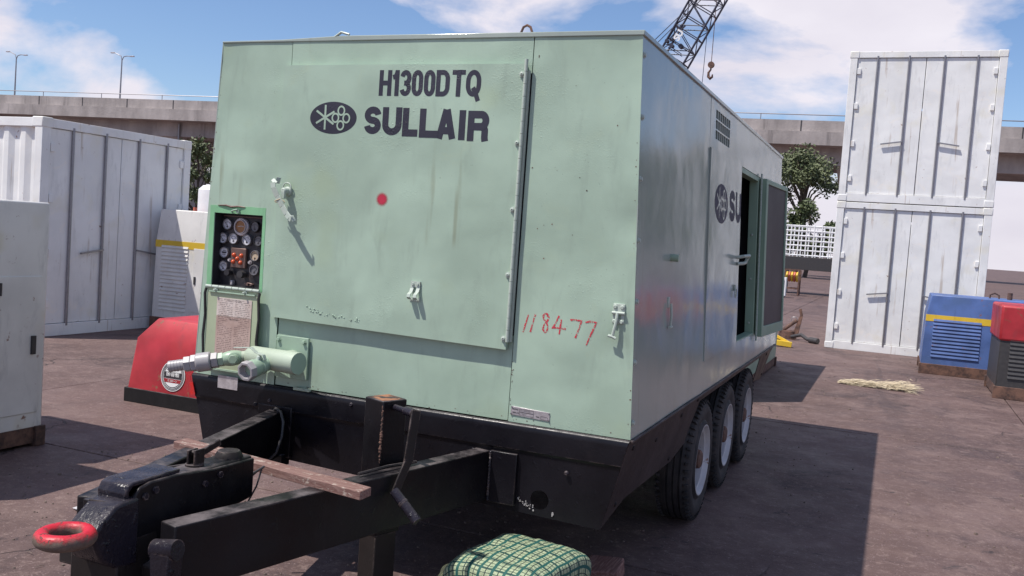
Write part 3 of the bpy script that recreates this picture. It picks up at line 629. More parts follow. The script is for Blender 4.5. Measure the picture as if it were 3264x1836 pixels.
# ------------------------------------------------------------------ instrument panel
IY = .058
m = MB(); m.add([(-2.150, IY, .38), (-1.78, IY, .38), (-1.78, IY, .84), (-2.150, IY, .84)], [(0, 1, 2, 3)])
ip = m.build('instrument_panel', 'panel_black', T)
m = MB()
for x0, x1, z0, z1 in ((-2.128, -2.118, .43, .79), (-1.838, -1.828, .43, .79), (-2.118, -1.838, .784, .794), (-2.118, -1.838, .43, .440)): m.box(x0, x1, .004, IY, z0, z1)
m.build('panel_recess', 'inside_dark', T)
m = MB(); m.box(-2.105, -1.84, IY - .012, IY - .008, .772, .776); m.box(-2.146, -2.142, IY - .01, IY - .006, .44, .775); m.build('panel_rim', 'copper_box', ip)
def gauge(x, z, r, face='gauge_white', needle=2.2, bez='grey_steel', rb=None):
    m = MB(); rb = rb or r * .86
    m.mat(bez); m.lathe([(0, r), (.012, r), (.016, r * .95), (.016, rb), (.010, rb)], (x, IY, z), (0, -1, 0), 24, caps=False)
    m.mat(face); n = 20; m.add([(x, IY - .0105, z)] + [(x + rb * math.cos(6.2832 * i / n), IY - .0105, z + rb * math.sin(6.2832 * i / n)) for i in range(n)], [(0, 1 + i, 1 + (i + 1) % n) for i in range(n)])
    f3 = lambda a, b, q: (a, IY - .0112 - q, b)
    m.mat('ink')
    if needle is not None:
        px_, pz_ = x, z - rb * .35
        m.ribbon([(px_, pz_), (px_ + rb * .95 * math.cos(needle), pz_ + rb * .95 * math.sin(needle))], [r * .12, r * .04], f3)
        m.ribbon(arc(px_, pz_, rb * .85, rb * .85, 30, 150, 8), r * .06, f3)
        m.ribbon([(px_ - r * .18, pz_ - r * .15), (px_ + r * .18, pz_ - r * .15)], r * .22, f3, off=.0003)
    else: m.ribbon([(x - rb * .55, z), (x + rb * .55, z)], r * .26, f3); m.ribbon([(x - rb * .4, z + rb * .4), (x + rb * .4, z + rb * .4)], r * .08, f3); m.ribbon([(x - rb * .4, z - rb * .4), (x + rb * .4, z - rb * .4)], r * .08, f3)
    return m.build('gauge', None, ip, fix=False)
gauge(-2.080, .734, .027); gauge(-1.918, .731, .027, 'gauge_dim', 1.9, 'dark_steel'); gauge(-2.102, .666, .027, needle=2.4); gauge(-2.040, .667, .027, needle=2.3)
gauge(-1.960, .665, .027, needle=2.3); gauge(-1.893, .666, .027, 'gauge_dim', .8, 'dark_steel'); gauge(-2.092, .597, .027, needle=None); gauge(-2.093, .531, .026, needle=2.6)
gauge(-1.908, .593, .026, 'gauge_tan', 4.6, 'grey_steel'); gauge(-1.908, .525, .026, 'gauge_dim', .7, 'grey_steel')
m = MB(); m.mat('plate_alu'); m.lathe([(0, .044), (.010, .044), (.014, .040), (.014, .034), (.020, .033), (.020, .030), (.012, .029)], (-1.999, IY, .726), (0, -1, 0), 28, caps=False)
m.mat('gauge_amber'); n = 20; m.add([(-1.999, IY - .0125, .726)] + [(-1.999 + .029 * math.cos(6.2832 * i / n), IY - .0125, .726 + .029 * math.sin(6.2832 * i / n)) for i in range(n)], [(0, 1 + i, 1 + (i + 1) % n) for i in range(n)])
m.mat('plate_alu'); m.ribbon([(-2.017, .727), (-2.003, .728), (-1.998, .730), (-1.981, .727)], .0025, lambda a, b, q: (a, IY - .0132 - q, b)); m.build('tachometer', None, ip, fix=False)
m = MB(); m.box(-2.047, -1.959, IY - .016, IY, .528, .623); ib = m.build('indicator_box', 'copper_box', ip, bev=.003)
for x, z in ((-2.027, .589), (-1.983, .588), (-2.006, .572), (-2.030, .556), (-1.986, .554)):
    m = MB(); m.lathe([(0, .0105), (.004, .0105), (.010, .0095), (.014, .006), (.0155, 0)], (x, IY - .012, z), (0, -1, 0), 14); m.build('indicator_lamp', 'lamp_orange', ip)
for x, z, r, l in ((-2.052, .503, .016, .035), (-1.966, .500, .018, .045)):
    m = MB(); m.lathe([(0, r * .7), (l * .5, r * .7), (l * .5, r), (l, r * .95), (l, 0)], (x, IY, z), (0, -1, 0), 16); m.build('knob', 'panel_black' if r < .017 else 'dark_steel', ip)
for x, z in ((-2.061, .562), (-1.940, .559)):
    m = MB(); m.lathe([(0, .010), (.005, .010), (.005, .006), (.014, .006), (.014, 0)], (x, IY, z), (0, -1, 0), 12); m.build('push_button', 'plate_alu', ip)
m = MB(); m.box(-2.039, -2.026, IY - .022, IY, .443, .466); m.build('toggle_switch', 'plate_alu', ip, bev=.003)
m = MB(); m.prism([(-1.952, .458), (-1.93, .464), (-1.905, .462), (-1.897, .455), (-1.91, .447), (-1.935, .447)], lambda u, v, a: (u, a, v), IY - .03, IY - .018); m.cyl((-1.92, IY, .455), (-1.92, IY - .03, .455), .006, 8); m.build('lever', 'copper_box', ip, bev=.003)
for x, z in ((-2.118, .755), (-2.118, .455)):
    m = MB(); m.lathe([(0, .006), (.004, .005), (.004, 0)], (x, IY, z), (0, -1, 0), 8); m.build('screw', 'dark_steel', ip)
# bright green surround
m = MB(); m.grid(cuts(-2.148, -1.820, 12, -2.1205, -1.8365), cuts(.428, .822, 12, .4375, .7865), lambda x, z, d: (x + .004 * mn.noise((x * 30, z * 30, 1)) * (1 if (x < -2.14 or x > -1.83) else 0), -.0012 + d + wob(x, z, 1), z + (.006 * mn.noise((x * 25, 3, 1)) if z > .81 else 0)), .003, lambda x, z: -2.1205 < x < -1.8365 and .4375 < z < .7865)
su = m.build('panel_surround', 'green_vivid', T)
m = MB(); m.tube([(-2.02, -.004, .795), (-2.0, -.012, .802), (-1.975, -.014, .807)], .004, 6); m.box(-1.985, -1.970, -.012, 0, .790, .806); m.build('panel_catch', 'green_part', su)
m = MB(); m.tube([(-2.10, -.003, .822), (-2.05, -.006, .824), (-2.02, -.004, .818), (-1.98, -.006, .822), (-1.94, -.003, .820)], [.002, .004, .005, .004, .002], 6); m.build('torn_seal', 'copper_box', su)
# flap hanging open below
FY = -.030
m = MB(); m.grid(cuts(-2.116, -1.812, 8), cuts(.042, .428, 8), lambda x, z, d: (x, FY + d + wob(x, z, 9, .002), z), .010); fl = m.build('panel_flap', 'green_flap', T, bev=.001)
m = MB(); m.box(-2.118, -1.810, FY - .003, FY + .012, .036, .046); m.build('flap_edge', 'green_part', fl, bev=.001)
m = MB(); m.box(-2.10, -1.83, FY - .008, FY - .001, .408, .414); m.build('flap_rib', 'green_part', fl, bev=.001)
for k in range(8):
    x0 = -2.122 + k * .0395; m = MB(); m.cyl((x0, FY - .002, .434), (x0 + .036, FY - .002, .434), .008, 10); m.build('hinge_knuckle', 'hinge_grey', fl)
for sx in (-2.121, -1.806):
    m = MB(); m.tube([(sx, FY - .002, .425), (sx - .004, FY - .004, .40), (sx + .001, FY - .002, .30), (sx - .004, FY - .004, .2), (sx, FY - .001, .09)], [.006, .007, .006, .007, .005], 8); m.build('rubber_seal', 'rubber', fl)
for x, z0, z1, mt in ((-1.950, .300, .386, 'placard_light'), (-1.950, .105, .2985, 'placard_brown')):
    m = MB(); m.grid(cuts(x - .102, x + .102, 8), cuts(z0, z1, 8), lambda a, b, d: (a, FY - .003 + d + wob(a, b, 9, .002), b), .0015); p_ = m.build('placard', mt, fl)
txt('START-STOP PROCEDURE', .0095, (-1.950, FY - .0048, .377), 'ink', fl, align='CENTER', sx=.8); txt('MAINTENANCE', .0095, (-1.950, FY - .0048, .288), 'ink', fl, align='CENTER', sx=.8)
for x in (-2.060, -1.888):
    m = MB(); m.lathe([(0, .010), (.006, .010), (.006, .006), (.020, .005), (.022, 0)], (x, FY, .420), (0, -1, 0), 10); m.build('flap_bolt', 'hinge_grey', fl)

# ------------------------------------------------------------------ discharge manifold and valves
A0 = Vector((-1.815, -.075, .135)); A1 = Vector((-1.500, -.128, .141)); ax = (A1 - A0).normalized(); LM = (A1 - A0).length
m = MB(); m.mat('pipe_cream'); m.lathe([(0, 0), (0, .028), (.010, .042), (.028, .049), (LM - .004, .0505), (LM, .049)], A0, ax, 32)
mf = m.build('discharge_manifold', None, T)
m = MB(); m.lathe([(LM - .006, .0485), (LM + .001, .0485), (LM + .001, 0)], A0, ax, 32); m.build('end_cap', 'green_part', mf)
m = MB(); m.cyl(A0 + ax * .20 + Vector((0, .03, 0)), A0 + ax * .20 + Vector((0, .12, 0)), .040, 20); m.build('inlet_neck', 'pipe_cream', mf)
def hexrun(name, o, d, secs, parent):
    o = Vector(o); d = Vector(d).normalized(); root = None
    for nm, h0, h1, r, kind, mt in secs:
        m = MB()
        if kind == 'hex': m.lathe([(h0, r * .88), (h0 + .003, r), (h1 - .003, r), (h1, r * .88)], o, d, 6, rot=.35, flat=True)
        elif kind == 'round': m.lathe([(h0, r * .9), (h0 + .005, r), (h1 - .005, r), (h1, r * .9)], o, d, 28)
        elif kind == 'ball': m.lathe([(h0, r * .7)] + [(h0 + (h1 - h0) * q, r * (.74 + .26 * math.sin(math.pi * q))) for q in (.15, .3, .5, .7, .85)] + [(h1, r * .7)], o, d, 28)
        elif kind == 'barb':
            pr = [(h0, r)]; n = 5
            for i in range(n): a = h0 + (h1 - h0) * i / n; b = h0 + (h1 - h0) * (i + 1) / n; pr += [(a + .001, r), (b - .001, r * .955), (b, r * .955)]
            pr += [(h1 + .001, r * .93), (h1 + .001, r * .72), (h1 - .05, r * .70), (h1 - .05, 0)]; m.lathe(pr, o, d, 28)
        elif kind == 'sock': m.lathe([(h0, r * .92), (h0 + .003, r), (h1 - .003, r), (h1, r * .94)], o, d, 8, rot=.2, flat=True); 
        m.build(nm, mt, parent)
# left outlet: elbow valve, coupling, hose nipple
P0 = Vector((-1.800, -.090, .138)); P1 = Vector((-2.105, -.262, .070)); dn = (P1 - P0)
hexrun('outlet', P0, dn, [('outlet_pipe', -.02, .035, .026, 'round', 'pipe_cream'), ('valve_body', .03, .125, .036, 'ball', 'green_part'), ('valve_collar', .115, .140, .033, 'hex', 'green_part'), ('coupling_nut', .140, .172, .037, 'hex', 'silver_fitting'), ('coupling_body', .172, .238, .044, 'round', 'silver_fitting'), ('union_nut', .236, .262, .040, 'hex', 'silver_fitting'), ('collar_nut', .262, .294, .036, 'hex', 'silver_fitting'), ('hose_nipple', .292, .362, .0265, 'barb', 'silver_fitting')], mf)
pc = P0 + dn.normalized() * .062
m = MB(); m.lathe([(0, .030), (.030, .030), (.033, .026), (.033, .023), (.050, .023), (.050, 0)], pc, (.42, -.9, -.02), 20); m.lathe([(.030, .023), (.047, .023), (.050, .019), (.050, 0)], pc + Vector((.42, -.9, -.02)).normalized() * .004, (.42, -.9, -.02), 6, flat=True); m.build('valve_plug', 'green_part', mf)
# front outlet with lever valve
Q0 = A0 + ax * .155 + Vector((0, -.02, -.012)); qd = Vector((-.05, -1, -.16)).normalized()
m = MB(); m.lathe([(.0, .034), (.050, .032), (.052, .039), (.070, .039), (.072, .034), (.100, .041), (.130, .041)], Q0, qd, 24); m.build('valve_body', 'green_part', mf)
m = MB(); m.lathe([(.126, .041), (.130, .045), (.158, .045), (.162, .042), (.162, .033), (.135, .030), (.135, .026), (.110, .024), (.110, 0)], Q0, qd, 8, rot=.39, flat=True); m.build('outlet_socket', 'silver_fitting', mf)
m = MB(); m.lathe([(0, .012), (.05, .012), (.055, .008), (.055, 0)], Q0 + qd * .085, (.15, .1, 1), 12)
b0 = Q0 + qd * .085 + Vector((.012, .005, .058)); 
for a, b in ((b0 + Vector((.028, .0, -.022)), b0 + Vector((.018, 0, .0))), (b0 + Vector((.018, 0, 0)), b0 + Vector((-.020, 0, .006))), (b0 + Vector((-.020, 0, .006)), b0 + Vector((-.050, 0, .026))), (b0 + Vector((-.050, 0, .026)), b0 + Vector((-.150, .01, .014)))): m.bar(a, b, .020, .004)
m.build('valve_lever', 'hinge_grey', mf, bev=.001)
# small plate under the flap and tape tag
m = MB(); m.box(-2.036, -1.918, -.018, -.014, -.050, .012); m.build('small_plate', 'plate_alu', T, bev=.001)
m = MB(); m.box(-1.60, -1.60 + .09, -.020, -.003, -.004, .010); m.build('sill_strip', 'pipe_cream', T, bev=.002)

# ------------------------------------------------------------------ skirt, chassis
def skL(z): return -2.2 + .25 * -z if z < 0 else -2.2
def skb(x): return -.325 - .052 * (x + 2.12) / 2.03
prof = [(-.002, 0.0), (-.010, -.003), (-.0155, -.012), (-.0165, -.030), (-.014, -.095), (-.0135, -.108), (-.0095, -.112), (-.0062, -.117), (-.0060, -.135), (-.0050, -.205), (-.0040, -.29)]
def skirt_pt(u, k):
    y, z = prof[k] if k < len(prof) else (-.003, None)
    x = -2.2 + 2.2 * u
    if z is None: z = skb(x)
    ins = .25 * -z; x = (-2.2 + ins) + (2.2 - 2 * ins) * u
    return (x, y + (wob(x, z, 13, .0015) if k < 6 else 0), z)
hx, hz, hr = -.362, -.303, .040
m = MB()
# sheet with a round hole: columns either side, ring of faces round the hole
us = [i / 40 for i in range(41)]; nk = len(prof) + 1
vid = [[skirt_pt(u, k) for u in us] for k in range(nk)]
flat = [p for r in vid for p in r]; fs = []
u_h0 = max(i for i, u in enumerate(us) if skirt_pt(u, 10)[0] < hx - hr - .004); u_h1 = min(i for i, u in enumerate(us) if skirt_pt(u, 10)[0] > hx + hr + .004)
for k in range(nk - 1):
    for i in range(40):
        if k >= 9 and u_h0 <= i < u_h1: continue
        fs.append((k * 41 + i, (k + 1) * 41 + i, (k + 1) * 41 + i + 1, k * 41 + i + 1))
lo_i = [9 * 41 + i for i in range(u_h0, u_h1 + 1)] + [10 * 41 + u_h1] + [11 * 41 + i for i in range(u_h1, u_h0 - 1, -1)] + [10 * 41 + u_h0]
NR = 36; base = len(flat); flat += [(hx + hr * math.cos(2 * math.pi * k / NR), -.0042, hz + hr * math.sin(2 * math.pi * k / NR)) for k in range(NR)]
an = lambda p: math.atan2(p[2] - hz, p[0] - hx) % (2 * math.pi)
out = sorted(lo_i, key=lambda q: an(flat[q])); inn = [base + k for k in range(NR)]
oa = [an(flat[q]) for q in out]; a_o = a_i = 0; no = len(out)
while a_o < no or a_i < NR:      # stitch the outer loop to the round rim, turning with the angle
    nxt_o = oa[a_o + 1] if a_o + 1 < no else oa[0] + 2 * math.pi + (1e3 if a_o >= no else 0)
    nxt_i = 2 * math.pi * (a_i + 1) / NR + (1e3 if a_i >= NR else 0)
    if nxt_o <= nxt_i: fs.append((out[a_o % no], inn[a_i % NR], out[(a_o + 1) % no])); a_o += 1
    else: fs.append((out[a_o % no], inn[a_i % NR], inn[(a_i + 1) % NR])); a_i += 1
m.smooth = True; m.add(flat, fs)
m.smooth = False
skf = m.build('front_skirt', 'skirt_black', T, fix=True)
for x0, x1, z0, z1 in ((-.590, -.468, -.345, -.127), (-1.790, -1.600, -.325, -.091)):
    m = MB(); m.box(x0, x1, -.022, -.006, z0, z1); m.build('beam_plate', 'skirt_black', T, bev=.003)
for x, z in ((-1.285, -.030), (-1.81, -.10), (-1.73, -.072), (-.25, -.17)):
    m = MB(); m.lathe([(0, .011), (.004, .010), (.008, .006), (.008, 0)], (x, -.014, z), (0, -1, 0), 10); m.build('skirt_bolt', 'black_gloss', T)
# side skirts
poly = [(.0, -.004), (0.0, -.372), (.27, -.312), (1.17, -.335), (1.44, -.285), (1.42, -.205), (1.47, -.050), (3.84, -.040), (3.93, -.245), (4.42, -.290), (4.50, -.06), (4.64, -.004)]
for sgn, nm in ((1, 'side_skirt'), (-1, 'side_skirt')):
    def sf(u, v, a, sgn=sgn):
        x = .25 * v - a; return (x, u, v) if sgn > 0 else (-2.2 - x, u, v)
    m = MB(); m.prism(poly, sf, 0, .005); s_ = m.build(nm, 'skirt_side_brown', T)
    if sgn > 0:
        m = MB(); m.box(-.002, .012, .0, 4.64, -.012, .0); m.build('skirt_lip', 'skirt_side_brown', s_, bev=.003)
        for y, z in ((.10, -.05), (.55, -.10), (1.02, -.06), (1.38, -.03), (.12, -.30), (1.08, -.30), (4.2, -.05), (4.38, -.24)):
            m = MB(); m.lathe([(0, .012), (.005, .010), (.007, 0)], (.25 * z + .0, y, z), (1, 0, -.25), 10); m.build('skirt_bolt', 'under_black', s_)
for x in (-1.60, -.60):
    m = MB(); m.box(x - .05, x + .05, .02, 4.5, -.30, -.03); m.build('chassis_rail', 'under_black', T)
for ya, yb, zc in ((.02, .05, -.34), (1.36, 1.42, -.36), (4.2, 4.26, -.36)): m = MB(); m.box(-1.95, -.52, ya, yb, zc, -.02); m.build('cross_member', 'under_black', T)
# wheels
WZ = -.465; WR = .36; WY = (1.885, 2.735, 3.595)
def make_wheel():
    e = bpy.data.objects.new('wheel', None); COL.objects.link(e); par(e, T)
    pr = [(.00, .205), (.002, .216), (-.014, .235), (-.008, .262), (.000, .290), (-.006, .318), (-.022, .341), (-.044, .352)]
    tp = list(pr)
    for g0 in (-.060, -.095, -.130): tp += [(g0 + .010, .3575), (g0 + .005, .3585), (g0 + .004, .348), (g0 - .004, .348), (g0 - .005, .3585)]
    tp += [(-.163, .352), (-.185, .341), (-.200, .318), (-.207, .290), (-.199, .262), (-.193, .235), (-.208, .216), (-.205, .205)]
    m = MB(); m.lathe(tp[::-1], (-.045, 0, WZ), (1, 0, 0), 64, caps=False); ty = m.build('tyre', 'rubber', e)
    # shoulder lugs
    m = MB()
    for k in range(52):
        a = 2 * math.pi * k / 52
        for x0, x1 in ((-.075, -.058), (-.235, -.218)):
            c, s_ = math.cos(a), math.sin(a); d = .010
            P = lambda x, r, da: (x, r * math.cos(a + da), WZ + r * math.sin(a + da))
            m.hexa([P(x0 - .012, .335, -.022), P(x1 + .01, .335, -.022), P(x1 + .01, .335, .022), P(x0 - .012, .335, .022), P(x0, .3595, -.02), P(x1, .3535, -.02), P(x1, .3535, .02), P(x0, .3595, .02)])
    m.build('tread_lugs', 'rubber', ty)['kind'] = 'stuff'
    m = MB(); m.lathe([(-.052, .2045), (-.044, .209), (-.044, .203), (-.055, .196), (-.062, .192), (-.070, .187), (-.074, .180), (-.105, .178), (-.112, .184), (-.140, .182), (-.160, .168), (-.168, .150), (-.160, .120), (-.140, .090), (-.138, .060)], (0, 0, WZ), (1, 0, 0), 48, caps=False)
    rim = m.build('rim', 'wheel_white', e)
    md = rim.modifiers.new('s', 'SOLIDIFY'); md.thickness = .004
    m = MB(); m.lathe([(-.16, .078), (-.105, .078), (-.10, .060), (-.060, .054), (-.050, .040), (-.048, 0)], (0, 0, WZ), (1, 0, 0), 24)
    m.build('hub', 'rust_steel', e)
    for k in range(6):
        a = 2 * math.pi * k / 6 + .3; m = MB(); m.lathe([(-.16, .013), (-.130, .012), (-.130, 0)], (0, .098 * math.cos(a), WZ + .098 * math.sin(a)), (1, 0, 0), 6, flat=True); m.build('wheel_nut', 'rust_steel', e)
    m = MB(); m.lathe([(-.22, 0), (-.22, .165), (-.18, .165), (-.18, 0)], (0, 0, WZ), (1, 0, 0), 24); m.build('brake_drum', 'under_black', e)
    return e
w0 = make_wheel()
for i, y in enumerate(WY):
    o = w0 if i == 0 else copy_tree(w0, T)
    o.location = (0, y, 0); o.rotation_euler.x = [0.2, 1.3, 2.2][i] * 0
for y in WY:
    o = copy_tree(w0, T); o.location = (-2.2, y, 0); o.rotation_euler.z = math.pi
for y in WY:
    m = MB(); m.cyl((-2.05, y, WZ), (-.15, y, WZ), .045, 12); m.box(-1.66, -1.54, y - .35, y + .35, WZ + .06, WZ + .10); m.box(-.66, -.54, y - .35, y + .35, WZ + .06, WZ + .10); m.cyl((-1.6, y, WZ), (-1.6, y, -.1), .05, 8); m.cyl((-.6, y, WZ), (-.6, y, -.1), .05, 8); m.build('axle', 'under_black', T)

# ------------------------------------------------------------------ drawbar
def beam(p0, p1, w, z1, z0, name):
    p0 = Vector(p0); p1 = Vector(p1); d = (p1 - p0).normalized(); n = Vector((d.y, -d.x)) * w / 2
    m = MB(); c = [p0 - n, p0 + n, p1 + n, p1 - n]
    m.hexa([(*q, z0) for q in c] + [(*q, z1) for q in c]); return m.build(name, 'black_paint', T, bev=.005)
beam((-.628, -.006), (-.978, -1.456), .074, -.130, -.340, 'drawbar_beam')
beam((-1.690, .0), (-1.300, -1.45), .074, -.108, -.318, 'drawbar_beam')
# gusset wedge on the left beam, inner pocket of the nose
m = MB(); m.hexa([(-1.40, -1.46, -.33), (-.945, -1.46, -.33), (-.965, -1.30, -.33), (-1.38, -1.30, -.33), (-1.40, -1.46, -.27), (-.945, -1.46, -.27), (-.965, -1.30, -.24), (-1.38, -1.30, -.24)]); m.build('nose_plate', 'black_brown', T, bev=.006)
CXh = -1.128
# coupling head: side plates, raised housing, cap, neck, ring
m = MB(); m.prism([(-1.50, -.062), (-1.475, -.035), (-1.43, -.026), (-1.32, -.028), (-1.16, -.045), (-.955, -.050), (-.955, -.185), (-1.20, -.215), (-1.35, -.27), (-1.50, -.27)], lambda u, v, a: (a, u, v), CXh + .045, CXh + .058)
m.prism([(-1.50, -.062), (-1.475, -.035), (-1.43, -.026), (-1.32, -.028), (-1.16, -.045), (-.955, -.050), (-.955, -.185), (-1.20, -.215), (-1.35, -.27), (-1.50, -.27)], lambda u, v, a: (a, u, v), CXh - .058, CXh - .045)
hd = m.build('coupling_housing', 'black_paint', T, bev=.005)
m = MB(); m.box(CXh - .050, CXh + .050, -1.33, -.952, -.19, -.040); m.build('housing_box', 'black_paint', hd, bev=.014, seg=4)
m = MB(); m.prism([(-1.518, -.072), (-1.520, -.046), (-1.508, -.026), (-1.488, -.018), (-1.30, -.016), (-1.30, -.030), (-1.49, -.032), (-1.504, -.046), (-1.504, -.072)], lambda u, v, a: (a, u, v), CXh - .062, CXh + .046); m.build('housing_cap', 'black_gloss', hd, bev=.004)
for y, z in ((-1.455, -.065), (-1.415, -.055), (-1.20, -.085), (-1.13, -.070)):
    m = MB(); m.lathe([(0, .012), (.007, .011), (.007, 0)], (CXh + .058, y, z), (1, 0, 0), 6, flat=True); m.build('bolt', 'black_gloss', hd)
m = MB(); m.box(CXh - .078, CXh + .050, -1.555, -1.36, -.30, -.072); m.build('head_block', 'black_paint', hd, bev=.003)
m = MB(); m.prism([(-1.48, -.060), (-1.548, -.062), (-1.572, -.068), (-1.612, -.098), (-1.640, -.122), (-1.644, -.150), (-1.615, -.215), (-1.56, -.25), (-1.48, -.26)], lambda u, v, a: (a, u, v), CXh - .046, CXh + .066); m.build('neck', 'black_gloss', hd, bev=.010, seg=3)
m = MB(); m.tube([(CXh - .04, -1.567, -.066), (CXh, -1.558, -.066), (CXh + .05, -1.55, -.068)], .003, 6); m.build('wire', 'under_black', hd)
rc = Vector((-1.118, -1.690, -.130)); m = MB(); RM, rm = .0605, .0215
m.smooth = True; vs_ = []; N1, N2 = 48, 16
for i in range(N1):
    a = 2 * math.pi * i / N1; k = 1 + .05 * mn.noise((math.cos(a) * 2, math.sin(a) * 2, 3))
    for j in range(N2):
        b = 2 * math.pi * j / N2; r = RM + rm * k * math.cos(b); vs_.append((rc.x + r * math.cos(a), rc.y + r * math.sin(a), rc.z + rm * 1.05 * k * math.sin(b)))
m.add(vs_, [(i * N2 + j, ((i + 1) % N1) * N2 + j, ((i + 1) % N1) * N2 + (j + 1) % N2, i * N2 + (j + 1) % N2) for i in range(N1) for j in range(N2)]); m.smooth = False
m.cyl(rc + Vector((.0, .058, 0)), rc + Vector((-.004, .095, -.004)), .022, 16, r1=.030)
ring_o = m.build('tow_ring', 'ring_red', T); ring_o['label'] = 'red tow ring with worn paint at the front of the drawbar'
# brake lever on the housing, lump, wire
m = MB(); m.cyl((CXh - .005, -1.18, -.048), (CXh - .005, -1.18, -.034), .030, 18); m.box(CXh - .022, CXh - .014, -1.20, -1.155, -.045, .012); m.box(CXh + .006, CXh + .014, -1.20, -1.155, -.045, .016)
m.bar((CXh - .004, -1.18, -.012), (CXh + .01, -1.08, .022), .010, .022); m.cyl((CXh - .02, -1.18, .002), (CXh + .016, -1.18, .002), .008, 10); m.build('brake_lever', 'black_brown', hd, bev=.003)
m = MB(); m.lathe([(0, .048), (.012, .046), (.026, .036), (.030, .0)], (CXh, -1.02, -.046), (0, 0, 1), 18); m.build('filler_lump', 'black_brown', hd)
m = MB(); m.tube([(CXh + .02, -.955, -.12), (CXh + .03, -.92, -.115), (CXh + .05, -.91, -.10), (CXh + .06, -.90, -.09)], .004, 6); m.tube([(CXh + .052, -.905, -.10), (CXh + .045, -.92, -.16), (CXh + .03, -.95, -.22)], .003, 6); m.build('breakaway_wire', 'dark_steel', hd)
# nose support leg below the head, down to the ground
m = MB(); m.hexa([(-1.225, -1.575, -G), (-1.030, -1.555, -G), (-1.030, -1.40, -G), (-1.225, -1.40, -G), (-1.223, -1.575, -.18), (-1.070, -1.555, -.18), (-1.070, -1.40, -.18), (-1.223, -1.40, -.18)]); m.build('nose_leg', 'black_brown', T, bev=.004)
m = MB(); m.hexa([(-.985, -1.505, -.42), (-.935, -1.505, -.42), (-.935, -1.44, -.42), (-.985, -1.44, -.42), (-1.000, -1.505, -.20), (-.925, -1.500, -.20), (-.925, -1.44, -.19), (-1.000, -1.44, -.19)]); m.cyl((-1.003, -1.475, -.205), (-.922, -1.472, -.192), .030, 18); m.build('nose_bracket', 'black_gloss', T, bev=.008, seg=3)
m = MB(); m.prism([(-1.80, -.31), (-1.62, -.31), (-1.62, -.36), (-1.80, -.36)], lambda u, v, a: (u, a, v), -.05, .01); m.build('beam_foot', 'black_paint', T)
# jack post with crank
q0 = Vector((-.825, -.525)); w_ = .115; th_ = math.radians(68)
ux = Vector((math.cos(th_), math.sin(th_))); uy = Vector((-math.sin(th_), math.cos(th_)))
sq = lambda s_, o=Vector((0, 0)): [q0 + o, q0 + o + ux * s_, q0 + o + ux * s_ + uy * s_, q0 + o + uy * s_]
PT = .119
m = MB(); c = sq(w_); m.hexa([(*p, -.40) for p in c] + [(*p, PT) for p in c]); jp = m.build('jack_post', 'black_paint', T, bev=.005)
t = NT('rust_cap'); t.fin(t.mix(t.ramp(t.noise(16, 6, .6), .44, .58), (.03, .028, .028), t.mix(t.noise(40, 4), (.26, .10, .045), (.36, .18, .10))), .7)
m = MB(); c = sq(w_ - .012, ux * .006 + uy * .006); m.hexa([(*p, PT - .001) for p in c] + [(*p, PT + .001) for p in c]); m.build('post_cap', 'rust_cap', jp)
m = MB(); c = sq(w_ - .014, ux * .007 + uy * .007); m.hexa([(*p, -G + .02) for p in c] + [(*p, -.40) for p in c]); m.build('jack_leg', 'black_brown', jp, bev=.004)
m = MB(); c = sq(w_ + .09, -ux * .045 - uy * .045); m.hexa([(*p, -G) for p in c] + [(*p, -G + .02) for p in c]); m.build('jack_foot', 'black_brown', jp, bev=.003)
rs = random.Random(4); m = MB(); zz_ = .10     # rusty weld seam down the near corner
while zz_ > -.12:
    r = rs.uniform(.002, .0045) * (1.6 if -.08 < zz_ < .0 else 1); m.lathe([(-r, 0), (0, r), (r * .8, r * .7), (r, 0)], (q0.x + rs.uniform(-.002, .002), q0.y - .001, zz_), (.3, -1, 0), 6); zz_ -= .006
m.build('weld_seam', 'rust_steel', jp)['kind'] = 'stuff'
fc = q0 + ux * .056; nd = Vector((math.sin(th_), -math.cos(th_)))
sp0 = Vector((*fc, .093)); sp1 = Vector((-.693, -.518, .090))
m = MB(); m.cyl(sp0, sp1, .0115, 14); m.cyl(sp0 + (sp1 - sp0) * .55, sp0 + (sp1 - sp0) * .95, .0165, 14); m.build('crank_shaft', 'black_gloss', jp)
g1 = Vector((-.705, -.605, -.190)); md_ = sp1.lerp(g1, .62) + Vector((.012, .02, 0))
m = MB(); m.bar(sp1 + Vector((.006, .0, .014)), md_, .042, .008, (nd.x, nd.y, 0)); m.bar(md_ + Vector((0, 0, .004)), g1, .036, .008, (nd.x, nd.y, 0)); ck = m.build('crank_arm', 'black_brown', jp, bev=.002)
g2 = Vector((-.600, -.62, -.275)); m = MB(); m.cyl(g1 + (g1 - g2) * .06, g2, .0185, 16); m.cyl(g1.lerp(g2, .34), g1.lerp(g2, .40), .0205, 16); m.build('crank_grip', 'black_gloss', ck)
m = MB(); m.tube([(-.808, -.70, -.118), (-.77, -.56, -.113), (-.728, -.415, -.118)], .006, 6); m.build('lock_pin', 'under_black', jp)
